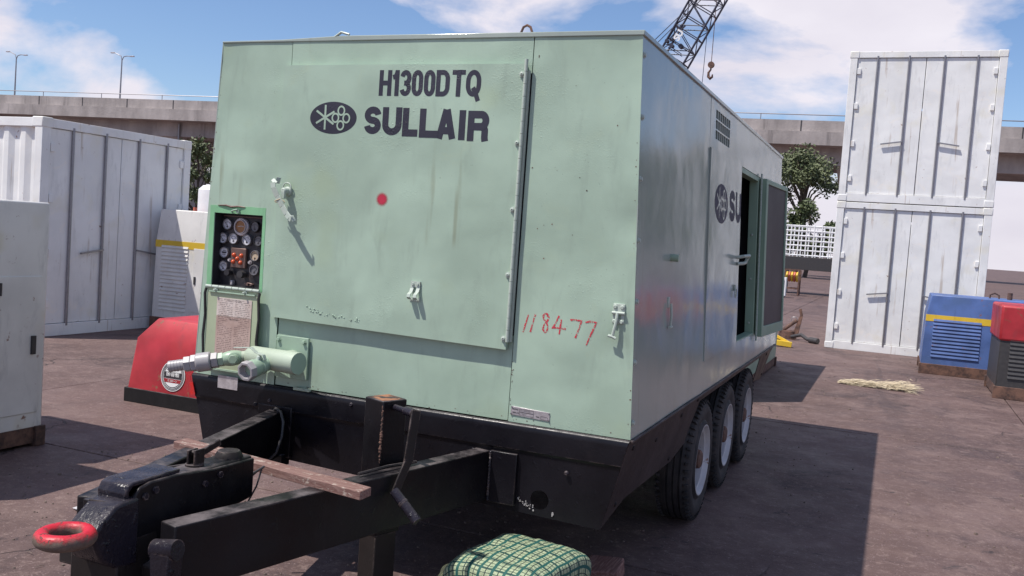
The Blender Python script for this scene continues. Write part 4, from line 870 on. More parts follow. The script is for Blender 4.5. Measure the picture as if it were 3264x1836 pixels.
# flaked paint on the outer face of the right-hand beam and round the skirt hole
rs = random.Random(11)
def flake(m, fn, u, v, r):
    n = 7; m.add([fn(u, v)] + [fn(u + r * rs.uniform(.4, 1.2) * math.cos(6.2832 * k / n), v + r * rs.uniform(.4, 1.2) * math.sin(6.2832 * k / n)) for k in range(n)], [(0, 1 + k, 1 + (k + 1) % n) for k in range(n)])
bfn = lambda y, z: (-.5893 + .2414 * y, y, z)
m = MB()
for (ya, za), (yb, zb), n, r in (((-.866, -.163), (-.885, -.20), 7, .004), ((-.885, -.20), (-.952, -.226), 12, .006), ((-.952, -.226), (-1.058, -.253), 10, .0035), ((-.937, -.292), (-.94, -.306), 3, .007), ((-.905, -.298), (-.90, -.325), 4, .005)):
    for k in range(n): q = rs.random(); flake(m, bfn, ya + (yb - ya) * q + rs.uniform(-.006, .006), za + (zb - za) * q + rs.uniform(-.005, .005), r * rs.uniform(.4, 1.1))
t = NT('flaked_grey'); t.fin(t.mix(t.noise(60, 3), (.13, .12, .12), (.26, .24, .23)), .7)
m.build('flaked_paint', 'flaked_grey', T, fix=False)['kind'] = 'stuff'
m = MB()
for k in range(26):
    q = rs.random(); flake(m, lambda x, z: (x, -.0068, z), -.462 + .075 * q + rs.uniform(-.006, .006), -.308 - .030 * q + rs.uniform(-.012, .010), rs.uniform(.0015, .0045))
for x, z in ((-.402, -.345), (-.385, -.350), (-.300, -.352), (-.300, -.346), (-.301, -.358)): flake(m, lambda x, z: (x, -.0068, z), x, z, .005)
t = NT('flaked_white'); t.fin((.45, .42, .41), .6)
m.build('flaked_paint', 'flaked_white', T, fix=False)['kind'] = 'stuff'
rs = random.Random(5)
for xw, z0w, z1w in ((-.588, -.335, -.132), (-.668, -.335, -.132), (-1.650, -.315, -.112)):
    m = MB(); zz_ = z0w
    while zz_ < z1w: r = rs.uniform(.0045, .007); m.lathe([(-r, 0), (-r * .4, r), (r * .5, r * .8), (r, 0)], (xw, -.024, zz_), (.4, -1, .2), 7); zz_ += .0065
    m.build('weld_bead', 'black_gloss', T)['kind'] = 'stuff'
# electric cable from the skirt over the left beam
m = MB(); m.tube([(-1.70, -.03, -.125), (-1.66, -.06, -.092), (-1.60, -.10, -.095), (-1.555, -.14, -.13), (-1.545, -.16, -.19), (-1.555, -.18, -.26), (-1.61, -.21, -.33), (-1.67, -.25, -.40)], .006, 8); m.build('electric_cable', 'dark_steel', T)
m = MB(); m.hexa([(-2.194, -.022, -.106), (-2.164, -.024, -.098), (-2.164, -.019, -.098), (-2.194, -.017, -.106), (-2.204, -.022, -.045), (-2.182, -.024, -.042), (-2.182, -.019, -.042), (-2.204, -.017, -.045)]); m.tube([(-2.20, -.01, .0), (-2.205, -.02, -.02), (-2.194, -.02, -.045)], .002, 6); tg = m.build('red_tag', 'red_plastic', T)
# side lettering on the closed door
sfn = lambda y, z, n: side(y, z, .008 + n + .0004, 5)
emblem(sfn, 1.786, 1.038, .208, .112, 'lettering_side', 'green_shaded', sd)
m = MB(); word(m, [('S', 2.055, 2.255, .952, 1.140), ('U', 2.285, 2.484, .952, 1.140)], sfn, .050); m.build('lettering', 'lettering_side', sd, fix=False)

rs = random.Random(77); m = MB()
def chipf(x, z, y): return (x, y, z)
for k in range(90):
    w = rs.random()
    if w < .35: x, z, y = rs.uniform(-1.66, -.02), rs.uniform(.006, .022), None
    elif w < .55: z = rs.uniform(.02, 1.58); x, y = Rx(z) - rs.uniform(.003, .012), None
    elif w < .70: x, z, y = SR + rs.uniform(.004, .010), rs.uniform(.02, .30), None
    elif w < .85: z = rs.uniform(.85, 1.58); x, y = Lx(z) + rs.uniform(.004, .014), None
    else: x, z, y = rs.uniform(-.52, -.06), rs.uniform(.55, 1.55), None
    sd_ = 4 if x > SR else (3 if x > SL else 1); y0_ = .006 if sd_ == 3 else 0.
    flake(m, lambda a, b: front(a, b, -.0009, y0_, sd_), x, z, rs.uniform(.0012, .0038))
m.build('paint_chips', 'rust_steel', T, fix=False)['kind'] = 'stuff'

# ------------------------------------------------------------------ things on and near the drawbar
m = MB(); xs = cuts(-1.576, -.655, 20)
def plk(x, v, d):
    f = (x + 1.576) / .921; yc = -.760 - .137 * f
    return (x, yc + v, -.098 - d + .0015 * mn.noise((x * 9, v * 40, 2)) - .004 * f)
m.grid(xs, cuts(-.035, .035, 4), plk, .030); pk = m.build('wooden_plank', 'bare_wood', bev=.002)
tag(pk, 'weathered reddish wooden plank lying across the two drawbar beams', 'plank')

# cushion on a netted sack, beside the jack
def pillow(name, c, sx, sy, sz, rz, mat, uvs=True, ex=.42, tilt=(0, 0)):
    n1, n2 = 36, 28; bm = bmesh.new(); uvl = bm.loops.layers.uv.new('UVMap')
    def pt(u, v, s):   # u,v in -1..1
        e = max(0, (1 - abs(u) ** 3.2)) ** ex * max(0, (1 - abs(v) ** 3.2)) ** ex
        k = 1 + .04 * mn.noise((u * 3, v * 3, 4))
        x = u * sx * (1 - .04 * (1 - abs(v))) * k; y = v * sy * k; z = s * sz * e * (1 + .10 * mn.noise((u * 2.5 + 5, v * 2.5, s)) + .05 * mn.noise((u * 7 + 2, v * 5, s)))
        return Vector((x, y, z + tilt[0] * u * sx + tilt[1] * v * sy))
    R = Matrix.Rotation(rz, 4, 'Z'); V = {}
    for s in (1, -1):
        for i in range(n1 + 1):
            for j in range(n2 + 1):
                u = math.sin((i / n1 * 2 - 1) * math.pi / 2); v = math.sin((j / n2 * 2 - 1) * math.pi / 2)
                edge = i in (0, n1) or j in (0, n2)
                if s == -1 and edge: V[s, i, j] = V[1, i, j]
                else: V[s, i, j] = bm.verts.new(R @ pt(u, v, s) + Vector(c) + Vector((0, 0, G)))
        for i in range(n1):
            for j in range(n2):
                q = [V[s, i, j], V[s, i + 1, j], V[s, i + 1, j + 1], V[s, i, j + 1]]
                if s < 0: q = q[::-1]
                try: f = bm.faces.new(q)
                except ValueError: continue
                f.smooth = True
                for lo, (a, b) in zip(f.loops, ([(i, j), (i + 1, j), (i + 1, j + 1), (i, j + 1)] if s > 0 else [(i, j + 1), (i + 1, j + 1), (i + 1, j), (i, j)])):
                    # arc-length style coordinates keep the weave square on the rounded sides
                    p_u = math.sin((a / n1 * 2 - 1) * math.pi / 2); p_v = math.sin((b / n2 * 2 - 1) * math.pi / 2); q_ = pt(p_u, p_v, s).z; dr = max(0, sz - q_) if s > 0 else sz + abs(q_)
                    eu = abs(p_u) ** 6 / (abs(p_u) ** 6 + abs(p_v) ** 6 + 1e-6)
                    lo[uvl].uv = (p_u * sx + math.copysign(dr * eu, p_u), p_v * sy + math.copysign(dr * (1 - eu), p_v))
    me = bpy.data.meshes.new(name); bm.to_mesh(me); bm.free(); me.materials.append(M_(mat))
    o = bpy.data.objects.new(name, me); COL.objects.link(o); return o
cu = pillow('seat_cushion', (-.372, -.155, -.565), .208, .235, .098, math.radians(-8), 'cushion_cloth', ex=.19)
tag(cu, 'green and cream checked cloth cushion on top of a dark sack under the trailer front', 'cushion')
sk_ = pillow('netted_sack', (-.47, -.12, -.735), .30, .28, .105, math.radians(12), 'sack_dark', ex=.3)
tag(sk_, 'dark netted sack lying on the concrete beneath the checked cushion', 'sack')
m = MB(); m.hexa([(-.325, .50, -G), (-.150, .55, -G), (-.175, .77, -G), (-.345, .73, -G), (-.320, .505, -.745), (-.155, .55, -.748), (-.183, .765, -.742), (-.338, .725, -.745)])
bk = m.build('wooden_block', 'block_wood', bev=.008); tag(bk, 'reddish brown wooden block on the ground behind the checked cushion', 'block')

# ------------------------------------------------------------------ yard machines
def machine(name, x0, x1, y0, y1, h, col, label, cat, slope=.06, skid='rust_steel', louv=True, stripe=None, group=None, top=None, base=.10):
    r = empty(name, ((x0 + x1) / 2, (y0 + y1) / 2, 0), label, cat, group)
    z0 = -G + base; z1 = -G + h; s = slope
    m = MB(); zm = z0 + (z1 - z0) * .72
    pts = [(x0, y0), (x1, y0), (x1, y1), (x0, y1)]
    def rg(i, z): return [(x0 + i, y0 + i, z), (x1 - i, y0 + i, z), (x1 - i, y1 - i, z), (x0 + i, y1 - i, z)]
    vs = rg(0, z0) + rg(s * .6, zm) + rg(s * 2.2, z1); fs = [(3, 2, 1, 0), (8, 9, 10, 11)]
    for k in (0, 4):
        for i in range(4): fs.append((k + i, k + (i + 1) % 4, k + 4 + (i + 1) % 4, k + 4 + i))
    m.add(vs, fs); b = m.build('enclosure', col, r, bev=.012, seg=2)
    m = MB(); m.box(x0 - .02, x1 + .02, y0 - .015, y0 + .06, -G, z0 + .012); m.box(x0 - .02, x1 + .02, y1 - .06, y1 + .015, -G, z0 + .012); m.box(x0, x0 + .08, y0 + .06, y1 - .06, -G + .02, z0 + .01); m.box(x1 - .08, x1, y0 + .06, y1 - .06, -G + .02, z0 + .01)
    m.build('skid', skid, r, bev=.004)
    m = MB(); xm = (x0 + x1) / 2; m.cyl((xm + .2, (y0 + y1) / 2, z1 - .05), (xm + .2, (y0 + y1) / 2, z1 + .10), .035, 12); m.build('exhaust', 'rust_steel', r)
    m = MB(); m.tube([(xm - .06, (y0 + y1) / 2, z1 - .02), (xm - .06, (y0 + y1) / 2, z1 + .05), (xm, (y0 + y1) / 2, z1 + .08), (xm + .06, (y0 + y1) / 2, z1 + .05), (xm + .06, (y0 + y1) / 2, z1 - .02)], .012, 8); m.build('lifting_eye', 'rust_steel', r)
    for a_, b_ in ((.50, .72), (.74, .95)):
        xa, xb = x0 + (x1 - x0) * a_, x0 + (x1 - x0) * b_
        m = MB(); i0, i1 = s * .6 * .12, s * .6 * .92; za, zb = z0 + (zm - z0) * .12, z0 + (zm - z0) * .92
        m.hexa([(xa, y0 + i0 - .008, za), (xb, y0 + i0 - .008, za), (xb, y0 + i0 + .02, za), (xa, y0 + i0 + .02, za), (xa, y0 + i1 - .008, zb), (xb, y0 + i1 - .008, zb), (xb, y0 + i1 + .02, zb), (xa, y0 + i1 + .02, zb)])
        if name != 'generator' or col != 'red_machine': d_ = m.build('access_door', col, r, bev=.004); m = MB(); m.box(xa + .03, xa + .06, y0 + i0 - .012, y0 + i1 + .0, (za + zb) / 2 - .05, (za + zb) / 2 + .05); m.build('latch', 'dark_steel', d_)
    for a_, b_ in ((.06, .48), (.52, .94)):
        ya, yb = y0 + (y1 - y0) * a_, y0 + (y1 - y0) * b_; za, zb = z0 + (zm - z0) * .10, z0 + (zm - z0) * .94; i0, i1 = s * .6 * .10, s * .6 * .94
        m = MB(); m.hexa([(x1 - i0 - .02, ya, za), (x1 - i0 + .007, ya, za), (x1 - i0 + .007, yb, za), (x1 - i0 - .02, yb, za), (x1 - i1 - .02, ya, zb), (x1 - i1 + .007, ya, zb), (x1 - i1 + .007, yb, zb), (x1 - i1 - .02, yb, zb)]); d_ = m.build('access_door', col, r, bev=.004)
        m = MB(); zc_ = (za + zb) / 2; m.box(x1 - i0 - .01, x1 - i0 + .022, yb - .07, yb - .04, zc_ - .06, zc_ + .06); m.build('latch', 'dark_steel', d_)
        for z_ in (za + .08, zb - .08): m = MB(); m.cyl((x1 - (i0 + i1) / 2 + .008, ya + .015, z_ - .04), (x1 - (i0 + i1) / 2 + .008, ya + .015, z_ + .04), .011, 8); m.build('hinge', 'dark_steel', d_)
    if louv:
        zc = z0 + .12
        def ins(z): return s * .6 * (z - z0) / (zm - z0)
        while zc < zm - .06:
            m = MB(); xa, xb = x0 + .12, x0 + .12 + (x1 - x0) * .34; i = ins(zc)
            m.hexa([(xa, y0 + i - .016, zc), (xb, y0 + i - .016, zc), (xb, y0 + i + .01, zc), (xa, y0 + i + .01, zc), (xa, y0 + i - .004, zc + .03), (xb, y0 + i - .004, zc + .03), (xb, y0 + i + .01, zc + .03), (xa, y0 + i + .01, zc + .03)]); m.build('louvre', col, r); zc += .052
    if stripe:
        i = s * .6; m = MB(); m.box(x0 + i - .004, x1 - i + .004, y0 + i - .006, y0 + i + .03, zm - .10, zm - .005); m.build('stripe', stripe, r)
    return r
rm_ = machine('generator', -4.90, -4.02, 2.27, 3.10, .70, 'red_machine', 'low red soundproof generator with a round black and white sticker', 'generator', slope=.07, skid='under_black', louv=False, base=.105)
# round sticker on its sloping front
LX, LZ = -4.43, -.560
def stk(x, z, n): return (x, 2.27 + .042 * (z + .695) / .424 - .003 - n, z)
m = MB(); n = 32; R0 = .125
m.mat('white_paint'); m.add([stk(LX, LZ, 0)] + [stk(LX + R0 * math.cos(6.2832 * i / n), LZ + R0 * math.sin(6.2832 * i / n), 0) for i in range(n)], [(0, 1 + i, 1 + (i + 1) % n) for i in range(n)])
m.mat('ink')
for rr in (.115, .105, .094): m.ribbon([(LX + rr * math.cos(a), LZ + rr * math.sin(a)) for a in lin(0, 2 * math.pi, 32)[:-1]], .006, stk, True, .001)
m.mat('ink'); m.prism([(LX - .088, LZ - .022), (LX + .088, LZ - .022), (LX + .088, LZ + .030), (LX - .088, LZ + .030)], lambda u, v, a: stk(u, v, a), .0005, .0012)
m.mat('red_machine'); m.prism([(LX - .082, LZ - .055), (LX + .082, LZ - .055), (LX + .09, LZ - .026), (LX - .09, LZ - .026)], lambda u, v, a: stk(u, v, a), .0005, .0012)
stc = m.build('sticker', None, rm_, fix=False)
p_ = stk(LX, LZ + .004, .002); txt('\u9632\u97f3\u578b', .046, p_, 'white_paint', rm_, align='CENTER', offset=.0012)
p_ = stk(LX, LZ + .055, .002); txt('\u30a8\u30f3\u30b8\u30f3', .034, p_, 'ink', rm_, align='CENTER', offset=.001)
p_ = stk(LX, LZ - .041, .002); txt('\u30a8\u30b3\u30ed\u30fc\u30f3', .020, p_, 'white_paint', rm_, align='CENTER', offset=.0006)
machine('generator', -2.25, -.575, 6.28, 10.0, 1.68, 'green_jamb', 'green generator set standing behind the rear of the compressor', 'generator', slope=.0, base=.12)
machine('generator', -5.5, -3.92, -.63, .03, 1.60, 'cream_machine', 'cream generator set without stripe, in front of the other plain cream one', 'generator', slope=.0, base=.12)
machine('generator', -5.5, -4.21, .10, .86, 1.60, 'cream_machine', 'plain cream generator set standing in front of the low red generator', 'generator', slope=.0, base=.12)
machine('generator', -8.28, -6.95, 6.0, 7.1, 1.62, 'cream_machine', 'cream louvred generator with a yellow stripe behind the red generator', 'generator', slope=.02, stripe='yellow_paint', base=.16)
hoodm = machine('generator', 2.16, 3.6, 9.3, 10.5, 1.12, 'dark_steel', 'dark generator with a red hood standing beside the blue welder', 'generator', slope=.02, base=.14)
m = MB(); m.box(2.15, 3.61, 9.29, 10.51, -G + .72, -G + 1.16); m.build('hood', 'red_machine', hoodm, bev=.03, seg=3)
machine('welder_set', 1.35, 3.2, 11.2, 12.3, 1.16, 'blue_machine', 'blue engine welder with a yellow band by the white containers', 'welder', slope=.03, stripe='yellow_paint', base=.14)

# white shipping containers
def container(loc, rz, label):
    r = empty('shipping_container', loc, label, 'container', None)
    Lc, Wc, Hc = 6.06, 2.44, 2.59
    x0, x1, y0, y1, z0, z1 = 0, Lc, 0, Wc, 0, Hc
    D0 = 0
    def corr(name, pa, pb, nrm):
        pa = Vector(pa); pb = Vector(pb); d = (pb - pa); L_ = d.length; d.normalize(); nrm = Vector(nrm); n = int(L_ / .278); st_ = L_ / n; pts = []
        for i in range(n):
            for f, o in ((0, 0), (.26, 0), (.5, .036), (.76, .036)): pts.append(pa + d * st_ * (i + f) - nrm * o)
        pts.append(pb.copy()); m = MB(); k = len(pts)
        m.add([(*p.xy, .15) for p in pts] + [(*p.xy, Hc - .11) for p in pts], [(i, i + 1, i + 1 + k, i + k) for i in range(k - 1)]); return m.build(name, 'container_white', None, dz=0, fix=False)
    parts = [corr('side_wall', (.1, .03, 0), (Lc - .1, .03, 0), (0, -1, 0)), corr('side_wall', (.1, Wc - .03, 0), (Lc - .1, Wc - .03, 0), (0, 1, 0)), corr('end_wall', (.03, .1, 0), (.03, Wc - .1, 0), (-1, 0, 0))]
    for (x, y) in ((0, 0), (Lc - .12, 0), (Lc - .12, Wc - .12), (0, Wc - .12)):
        m = MB(); m.box(x, x + .12, y, y + .12, .0, Hc); parts.append(m.build('corner_post', 'container_white', None, bev=.006, dz=0))
    for y in (.0, Wc - .09):
        for za, zb in ((.0, .155), (Hc - .115, Hc - .01)): m = MB(); m.box(.12, Lc - .12, y + .004, y + .086, za, zb); parts.append(m.build('side_rail', 'container_white', None, bev=.005, dz=0))
    m = MB(); m.box(.05, Lc - .05, .05, Wc - .05, Hc - .06, Hc - .02); parts.append(m.build('roof', 'container_white', None, dz=0))
    m = MB(); m.box(.12, Lc - .12, .09, Wc - .09, .08, .15); parts.append(m.build('floor', 'under_black', None, dz=0))
    for k in range(2):
        m = MB(); m.box(Lc - .07, Lc - .03, .125 + k * 1.10, 1.215 + k * 1.10, .15, Hc - .115); parts.append(m.build('door', 'container_white', None, bev=.006, dz=0))
    for za, zb in ((.0, .145), (Hc - .11, Hc - .005)): m = MB(); m.box(Lc - .11, Lc - .004, .122, Wc - .122, za, zb); parts.append(m.build('door_sill', 'container_white', None, bev=.005, dz=0))
    for y in (.45, .95, 1.5, 2.0):
        m = MB(); m.cyl((Lc - .01, y, .12), (Lc - .01, y, Hc - .08), .017, 10); parts.append(m.build('lock_rod', 'grey_steel', None, dz=0))
    for x in (-.006, Lc - .166):
        for y in (-.006, Wc - .146):
            for z in (-.0, Hc - .118): m = MB(); m.box(x, x + .172, y, y + .152, z, z + .118 + (.004 if z else 0)); parts.append(m.build('corner_casting', 'container_white', None, bev=.012, dz=0))
    for y in (.13, Wc - .19):
        for z in (.35, .95, 1.6, 2.2): m = MB(); m.box(Lc - .032, Lc - .002, y, y + .06, z, z + .10); parts.append(m.build('hinge', 'container_white', None, bev=.004, dz=0))
    for y in (.95, 1.5):
        m = MB(); m.bar((Lc + .012, y, 1.05), (Lc + .012, y + (-.34 if y < 1.2 else .34), 1.0), .03, .02); parts.append(m.build('door_handle', 'grey_steel', None, dz=0))
    for p in parts: p.parent = r
    r.rotation_euler.z = rz
    return r
container((-14.42, 4.25, 0), 0, 'white corrugated container standing beside the cream generator with the yellow stripe')
container((-.15, 13.6 + 6.06, 0), -math.pi / 2, 'lower white corrugated container in the stack by the blue welder')
container((-.15, 13.6 + 6.06, 2.60), -math.pi / 2, 'upper white corrugated container in the stack by the blue welder')

# ------------------------------------------------------------------ things scattered on the yard
# straw coloured rope fibre heap
m = MB()
for k in range(900):
    cx = random.uniform(0, 1) ** 1.0; x = .33 + .85 * cx; y = 8.95 + random.gauss(0, .10) * (.35 + .65 * cx); z = -G + .008 + abs(random.gauss(0, .03)) * (.4 + cx)
    a = random.gauss(0, .45); l = random.uniform(.06, .2); p0 = Vector((x, y, z)); d = Vector((math.cos(a), math.sin(a) * .8, random.gauss(0, .12))); p2 = p0 + d * l; p1 = p0 + d * l * .5 + Vector((0, 0, .015)); p2.z = max(p2.z, -G + .004); p0.z = max(p0.z, -G + .004)
    w = Vector((-math.sin(a), math.cos(a), .3)) * random.uniform(.0015, .0055)
    m.add([p0 - w, p0 + w, p1 + w, p1 - w, p2 + w * .4, p2 - w * .4], [(0, 1, 2, 3), (3, 2, 4, 5)])
hp_ = m.build('frayed_rope', 'straw', fix=False); tag(hp_, 'heap of pale frayed straw-coloured rope fibre on the concrete', 'rope')
# rusty tow leg lying on the ground
st_ = empty('towing_frame', (-.85, 14.6, 0), 'rusty brown steel towing frame with an upright arm lying on the yard', 'towing frame')
m = MB(); m.lathe([(0, .17), (.15, .16), (.16, .12), (.16, 0)], (-.90, 14.6, -G), (0, 0, 1), 20); m.build('base_drum', 'rust_steel', st_)
m = MB(); m.hexa([(-.80, 14.52, -G + .1), (-.70, 14.52, -G + .1), (-.70, 14.62, -G + .1), (-.80, 14.62, -G + .1), (-.70, 14.55, -.37), (-.64, 14.55, -.37), (-.64, 14.59, -.37), (-.70, 14.59, -.37)]); m.bar((-.665, 14.57, -.37), (-.70, 14.57, -.24), .05, .035); m.build('upright_arm', 'rust_steel', st_, bev=.005)
m = MB(); m.cyl((-1.02, 14.5, -.70), (-.74, 14.56, -.46), .035, 12); m.build('brace_tube', 'rust_steel', st_)
m = MB(); m.tube([(-.79 + .06 * math.cos(a), 14.55, -.46 + .06 * math.sin(a)) for a in lin(0, 6.28, 14)[:-1]], .007, 6, True); m.build('ring', 'grey_steel', st_)
m = MB(); m.tube([(-.80, 14.4, -G + .06), (-.62, 14.3, -G + .12), (-.5, 14.2, -G + .06), (-.38, 14.1, -G + .05)], .035, 10); m.cyl((-.45, 14.15, -G + .055), (-.30, 14.05, -G + .055), .055, 12); m.build('hose', 'dark_steel', st_)
# yellow triangular frame
yf = empty('barrier_frame', (-.95, 12.9, 0), 'bright yellow triangular steel frame lying beside the rusty towing frame', 'frame')
for a, b in (((-1.35, 13.0, -G + .36), (-.66, 12.95, -G + .06)), ((-1.35, 13.1, -G + .20), (-.70, 13.0, -G + .06))):
    m = MB(); m.bar(a, b, .05, .045); m.build('bar', 'yellow_paint', yf, bev=.004)
m = MB(); m.bar((-1.40, 12.85, -G + .10), (-.64, 12.9, -G + .05), .10, .09); m.build('base_beam', 'yellow_paint', yf, bev=.006)
# orange hose reel cart, white cabinet and pipe cage beyond
rl = empty('hose_reel', (-2.85, 34, 0), 'orange hose reel in a dark frame standing far back in the yard', 'hose reel')
for k in range(5): m = MB(); m.lathe([(0, .16), (.02, .20), (.07, .20), (.09, .16)], (-3.08 + k * .095, 34, -.10), (1, 0, 0), 18); m.build('hose_coil', 'orange_red' if k % 2 else 'yellow_paint', rl)
for x in (-3.14, -2.56):
    for y in (33.7, 34.3): m = MB(); m.bar((x, y, -G), (x, y, .17), .05, .05); m.build('post', 'rust_steel', rl)
for y in (33.7, 34.3):
    for z in (.17, -.55): m = MB(); m.bar((-3.12, y, z), (-2.58, y, z), .05, .05); m.build('rail', 'rust_steel', rl)
cb = empty('white_cabinet', (-2.92, 31.5, 0), 'small white steel cabinet in front of the orange hose reel', 'cabinet')
m = MB(); m.box(-3.06, -2.78, 31.4, 31.7, -G + .05, -.09); m.build('body', 'white_paint', cb, bev=.01)
m = MB(); m.box(-3.0, -2.84, 31.385, 31.40, -.50, -.18); m.build('door', 'grey_steel', cb); m = MB(); m.box(-3.04, -2.80, 31.42, 31.68, -G, -G + .055); m.build('plinth', 'dark_steel', cb)
cg = empty('pipe_cage', (-2.2, 36, 0), 'white tubular steel cage stacked on a dark platform at the back of the yard', 'cage')
m = MB(); m.box(-3.6, .2, 35.6, 37.2, .17, .70); m.box(-3.5, -3.3, 35.7, 37.1, -G, .17); m.box(-.2, .0, 35.7, 37.1, -G, .17); m.build('platform', 'dark_steel', cg, bev=.01)
for y in (35.7, 37.0):
    for k in range(7): z = .76 + k * .2; m = MB(); m.cyl((-3.55, y, z), (.15, y, z), .028, 8); m.build('rail', 'white_paint', cg)
    for k in range(13): x = -3.5 + k * .3; m = MB(); m.cyl((x, y, .70), (x, y, 2.0), .028, 8); m.build('upright', 'white_paint', cg)
# vertical white tank with a red flange, far left
tk = empty('storage_tank', (-27.6, 30, 0), 'white upright storage tank with a red pipe flange behind the cream generator', 'tank')
m = MB(); m.lathe([(-G, 1.2), (1.85, 1.2), (2.05, 1.0), (2.15, .4), (2.17, 0)], (-28.3, 31, 0), (0, 0, 1), 32); m.build('shell', 'white_paint', tk)
m = MB(); m.cyl((-29.1, 29.4, .70), (-28.4, 29.4, .70), .10, 14); m.cyl((-28.6, 29.4, .70), (-28.6, 29.4, 1.0), .09, 12); m.cyl((-28.9, 29.4, -G), (-28.9, 29.4, .62), .06, 10); m.cyl((-28.6, 29.4, .7), (-28.4, 30.2, .7), .06, 10); m.build('pipe_flange', 'orange_red', tk)

# ------------------------------------------------------------------ lattice crane
def cr(x, z): k = (60 + 3.515) / (30 + 3.515); return Vector((.911 + (x - .911) * k, 60, .78 + (z - .78) * k))
ck_ = empty('lattice_crane', (-9, 60, 0), 'dark lattice boom crane standing beyond the rear of the compressor', 'crane')
dirb = (cr(-6.784, 7.67) - cr(-6.958, 7.327)).normalized()      # along the boom
B0 = cr(-7.74, 8.018); B1 = cr(-6.784, 7.67)
foot_s = -(B0.z + G - 1.6) / dirb.z
wv = (cr(-6.87, 7.50) - cr(-7.74, 8.018)); dep = Vector((0, 1.5, 0))
m = MB(); top_s = 6.0
ch = []
for base in (cr(-7.74, 8.018), cr(-6.87, 7.50)):
    for d in (Vector((0, 0, 0)), dep): a = base + d + dirb * foot_s * .0; ch.append(base + d)
sB = -(ch[2].z + G - 1.5) / dirb.z
for c in ch: m.cyl(c + dirb * sB, c + dirb * top_s, .075, 8)
bo = m.build('boom', 'crane_dark', ck_)
m = MB(); s = sB; fl_ = 0
while s < top_s - .9:
    for i, j in ((0, 2), (1, 3), (0, 1), (2, 3)):
        a, b = ch[i] + dirb * s, ch[j] + dirb * s; m.cyl(a, b, .04, 6); m.cyl(ch[i if fl_ else j] + dirb * s, ch[j if fl_ else i] + dirb * (s + .95), .035, 6)
    s += .95; fl_ = 1 - fl_
m.build('lacing', 'crane_dark', ck_)
m = MB()
for (x, z), r in (((-7.572, 8.249), .13), ((-7.38, 8.073), .14), ((-7.043, 8.051), .16)): m.cyl(cr(x, z) + Vector((0, -.2, 0)), cr(x, z) + Vector((0, .2, 0)), r, 18)
m.build('sheave', 'crane_dark', ck_)
m = MB()
for a, b, w in (((-7.505, 8.30), (-7.224, 8.648), .09), ((-7.46, 8.24), (-7.14, 8.595), .10), ((-7.562, 8.128), (-7.003, 7.776), .05), ((-7.52, 8.03), (-6.98, 7.69), .05), ((-7.15, 8.47), (-7.20, 8.60), .05), ((-7.62, 8.12), (-7.25, 8.20), .05)):
    p, q = cr(*a), cr(*b); q = p + (q - p) * 1.6 if w > .08 else q; m.bar(p, q, w, w)
m.build('jib_strut', 'crane_dark', ck_)
for a, b in (((-8.083, 8.266), (-7.43, 8.911)), ((-7.967, 8.169), (-7.35, 8.797)), ((-7.60, 8.22), (-7.30, 8.75))):
    p, q = cr(*a), cr(*b); d = q - p; m = MB(); m.cyl(p - d * 4, q + d * 2, .028, 6); m.build('stay_rope', 'crane_dark', ck_)
p = cr(-6.171, 7.289); q = cr(-6.191, 6.69); m = MB(); m.cyl(Vector((q.x + (q - p).x * 4, 60, 1)), p + (p - q) * 2, .022, 6); m.build('hoist_rope', 'crane_dark', ck_)
hk = cr(-5.89, 7.05); m = MB(); m.tube([hk + Vector((.0, 0, .5)), hk + Vector((0, 0, .3)), hk + Vector((-.14, 0, .1)), hk + Vector((-.13, 0, -.18)), hk + Vector((0, 0, -.30)), hk + Vector((.13, 0, -.2)), hk + Vector((.14, 0, -.02))], [.05, .06, .08, .10, .12, .08, .04], 10); m.cyl(hk + Vector((0, -.1, .62)), hk + Vector((0, .1, .62)), .22, 16); m.cyl(hk + Vector((0, 0, .6)), hk + Vector((0, 0, 9)), .025, 6); m.build('hook_block', 'rust_steel', ck_)
sn = cr(-7.17, 8.25); angb = math.atan2(dirb.z, dirb.x)
txt('SU', .62, (sn.x - .05, 59.6, sn.z - .02), 'white_paint', ck_, rot=(math.pi / 2, -angb, 0), offset=.03)
m = MB(); m.box(-14.5, -8.5, 58.5, 62.5, -G + .9, 2.0); m.build('cab_house', 'crane_dark', ck_, bev=.05)
m = MB(); m.box(-15.0, -8.0, 58.2, 59.1, -G, -G + .9); m.box(-15.0, -8.0, 61.9, 62.8, -G, -G + .9); m.build('crawler_track', 'dark_steel', ck_, bev=.2, seg=3)

# ------------------------------------------------------------------ elevated road, lamps, trees
va = empty('viaduct', (-50, 101, 0), 'long grey concrete elevated road on piers beyond the yard', 'viaduct')
m = MB(); Pv = lambda x: 96.66 + .118 * (x + 86.5)
def vb(name, z0, z1, y0, y1, mat='concrete'):
    m = MB(); xs = lin(-260, 160, 14); vs = []
    for x in xs:
        y = Pv(x); vs += [(x, y + y0, z0), (x, y + y1, z0), (x, y + y1, z1), (x, y + y0, z1)]
    fs = []
    for i in range(len(xs) - 1):
        b = i * 4; fs += [(b + k, b + (k + 1) % 4, b + 4 + (k + 1) % 4, b + 4 + k) for k in range(4)]
    fs += [(3, 2, 1, 0), tuple(len(vs) - 4 + k for k in range(4))]
    m.add(vs, fs); return m.build(name, mat, va)
vb('parapet', 14.7, 16, 0, .4); vb('deck', 13.2, 14.7, -.5, 14); vb('girder', 11.2, 13.2, 2, 12); vb('parapet', 14.7, 16, 13.6, 14)
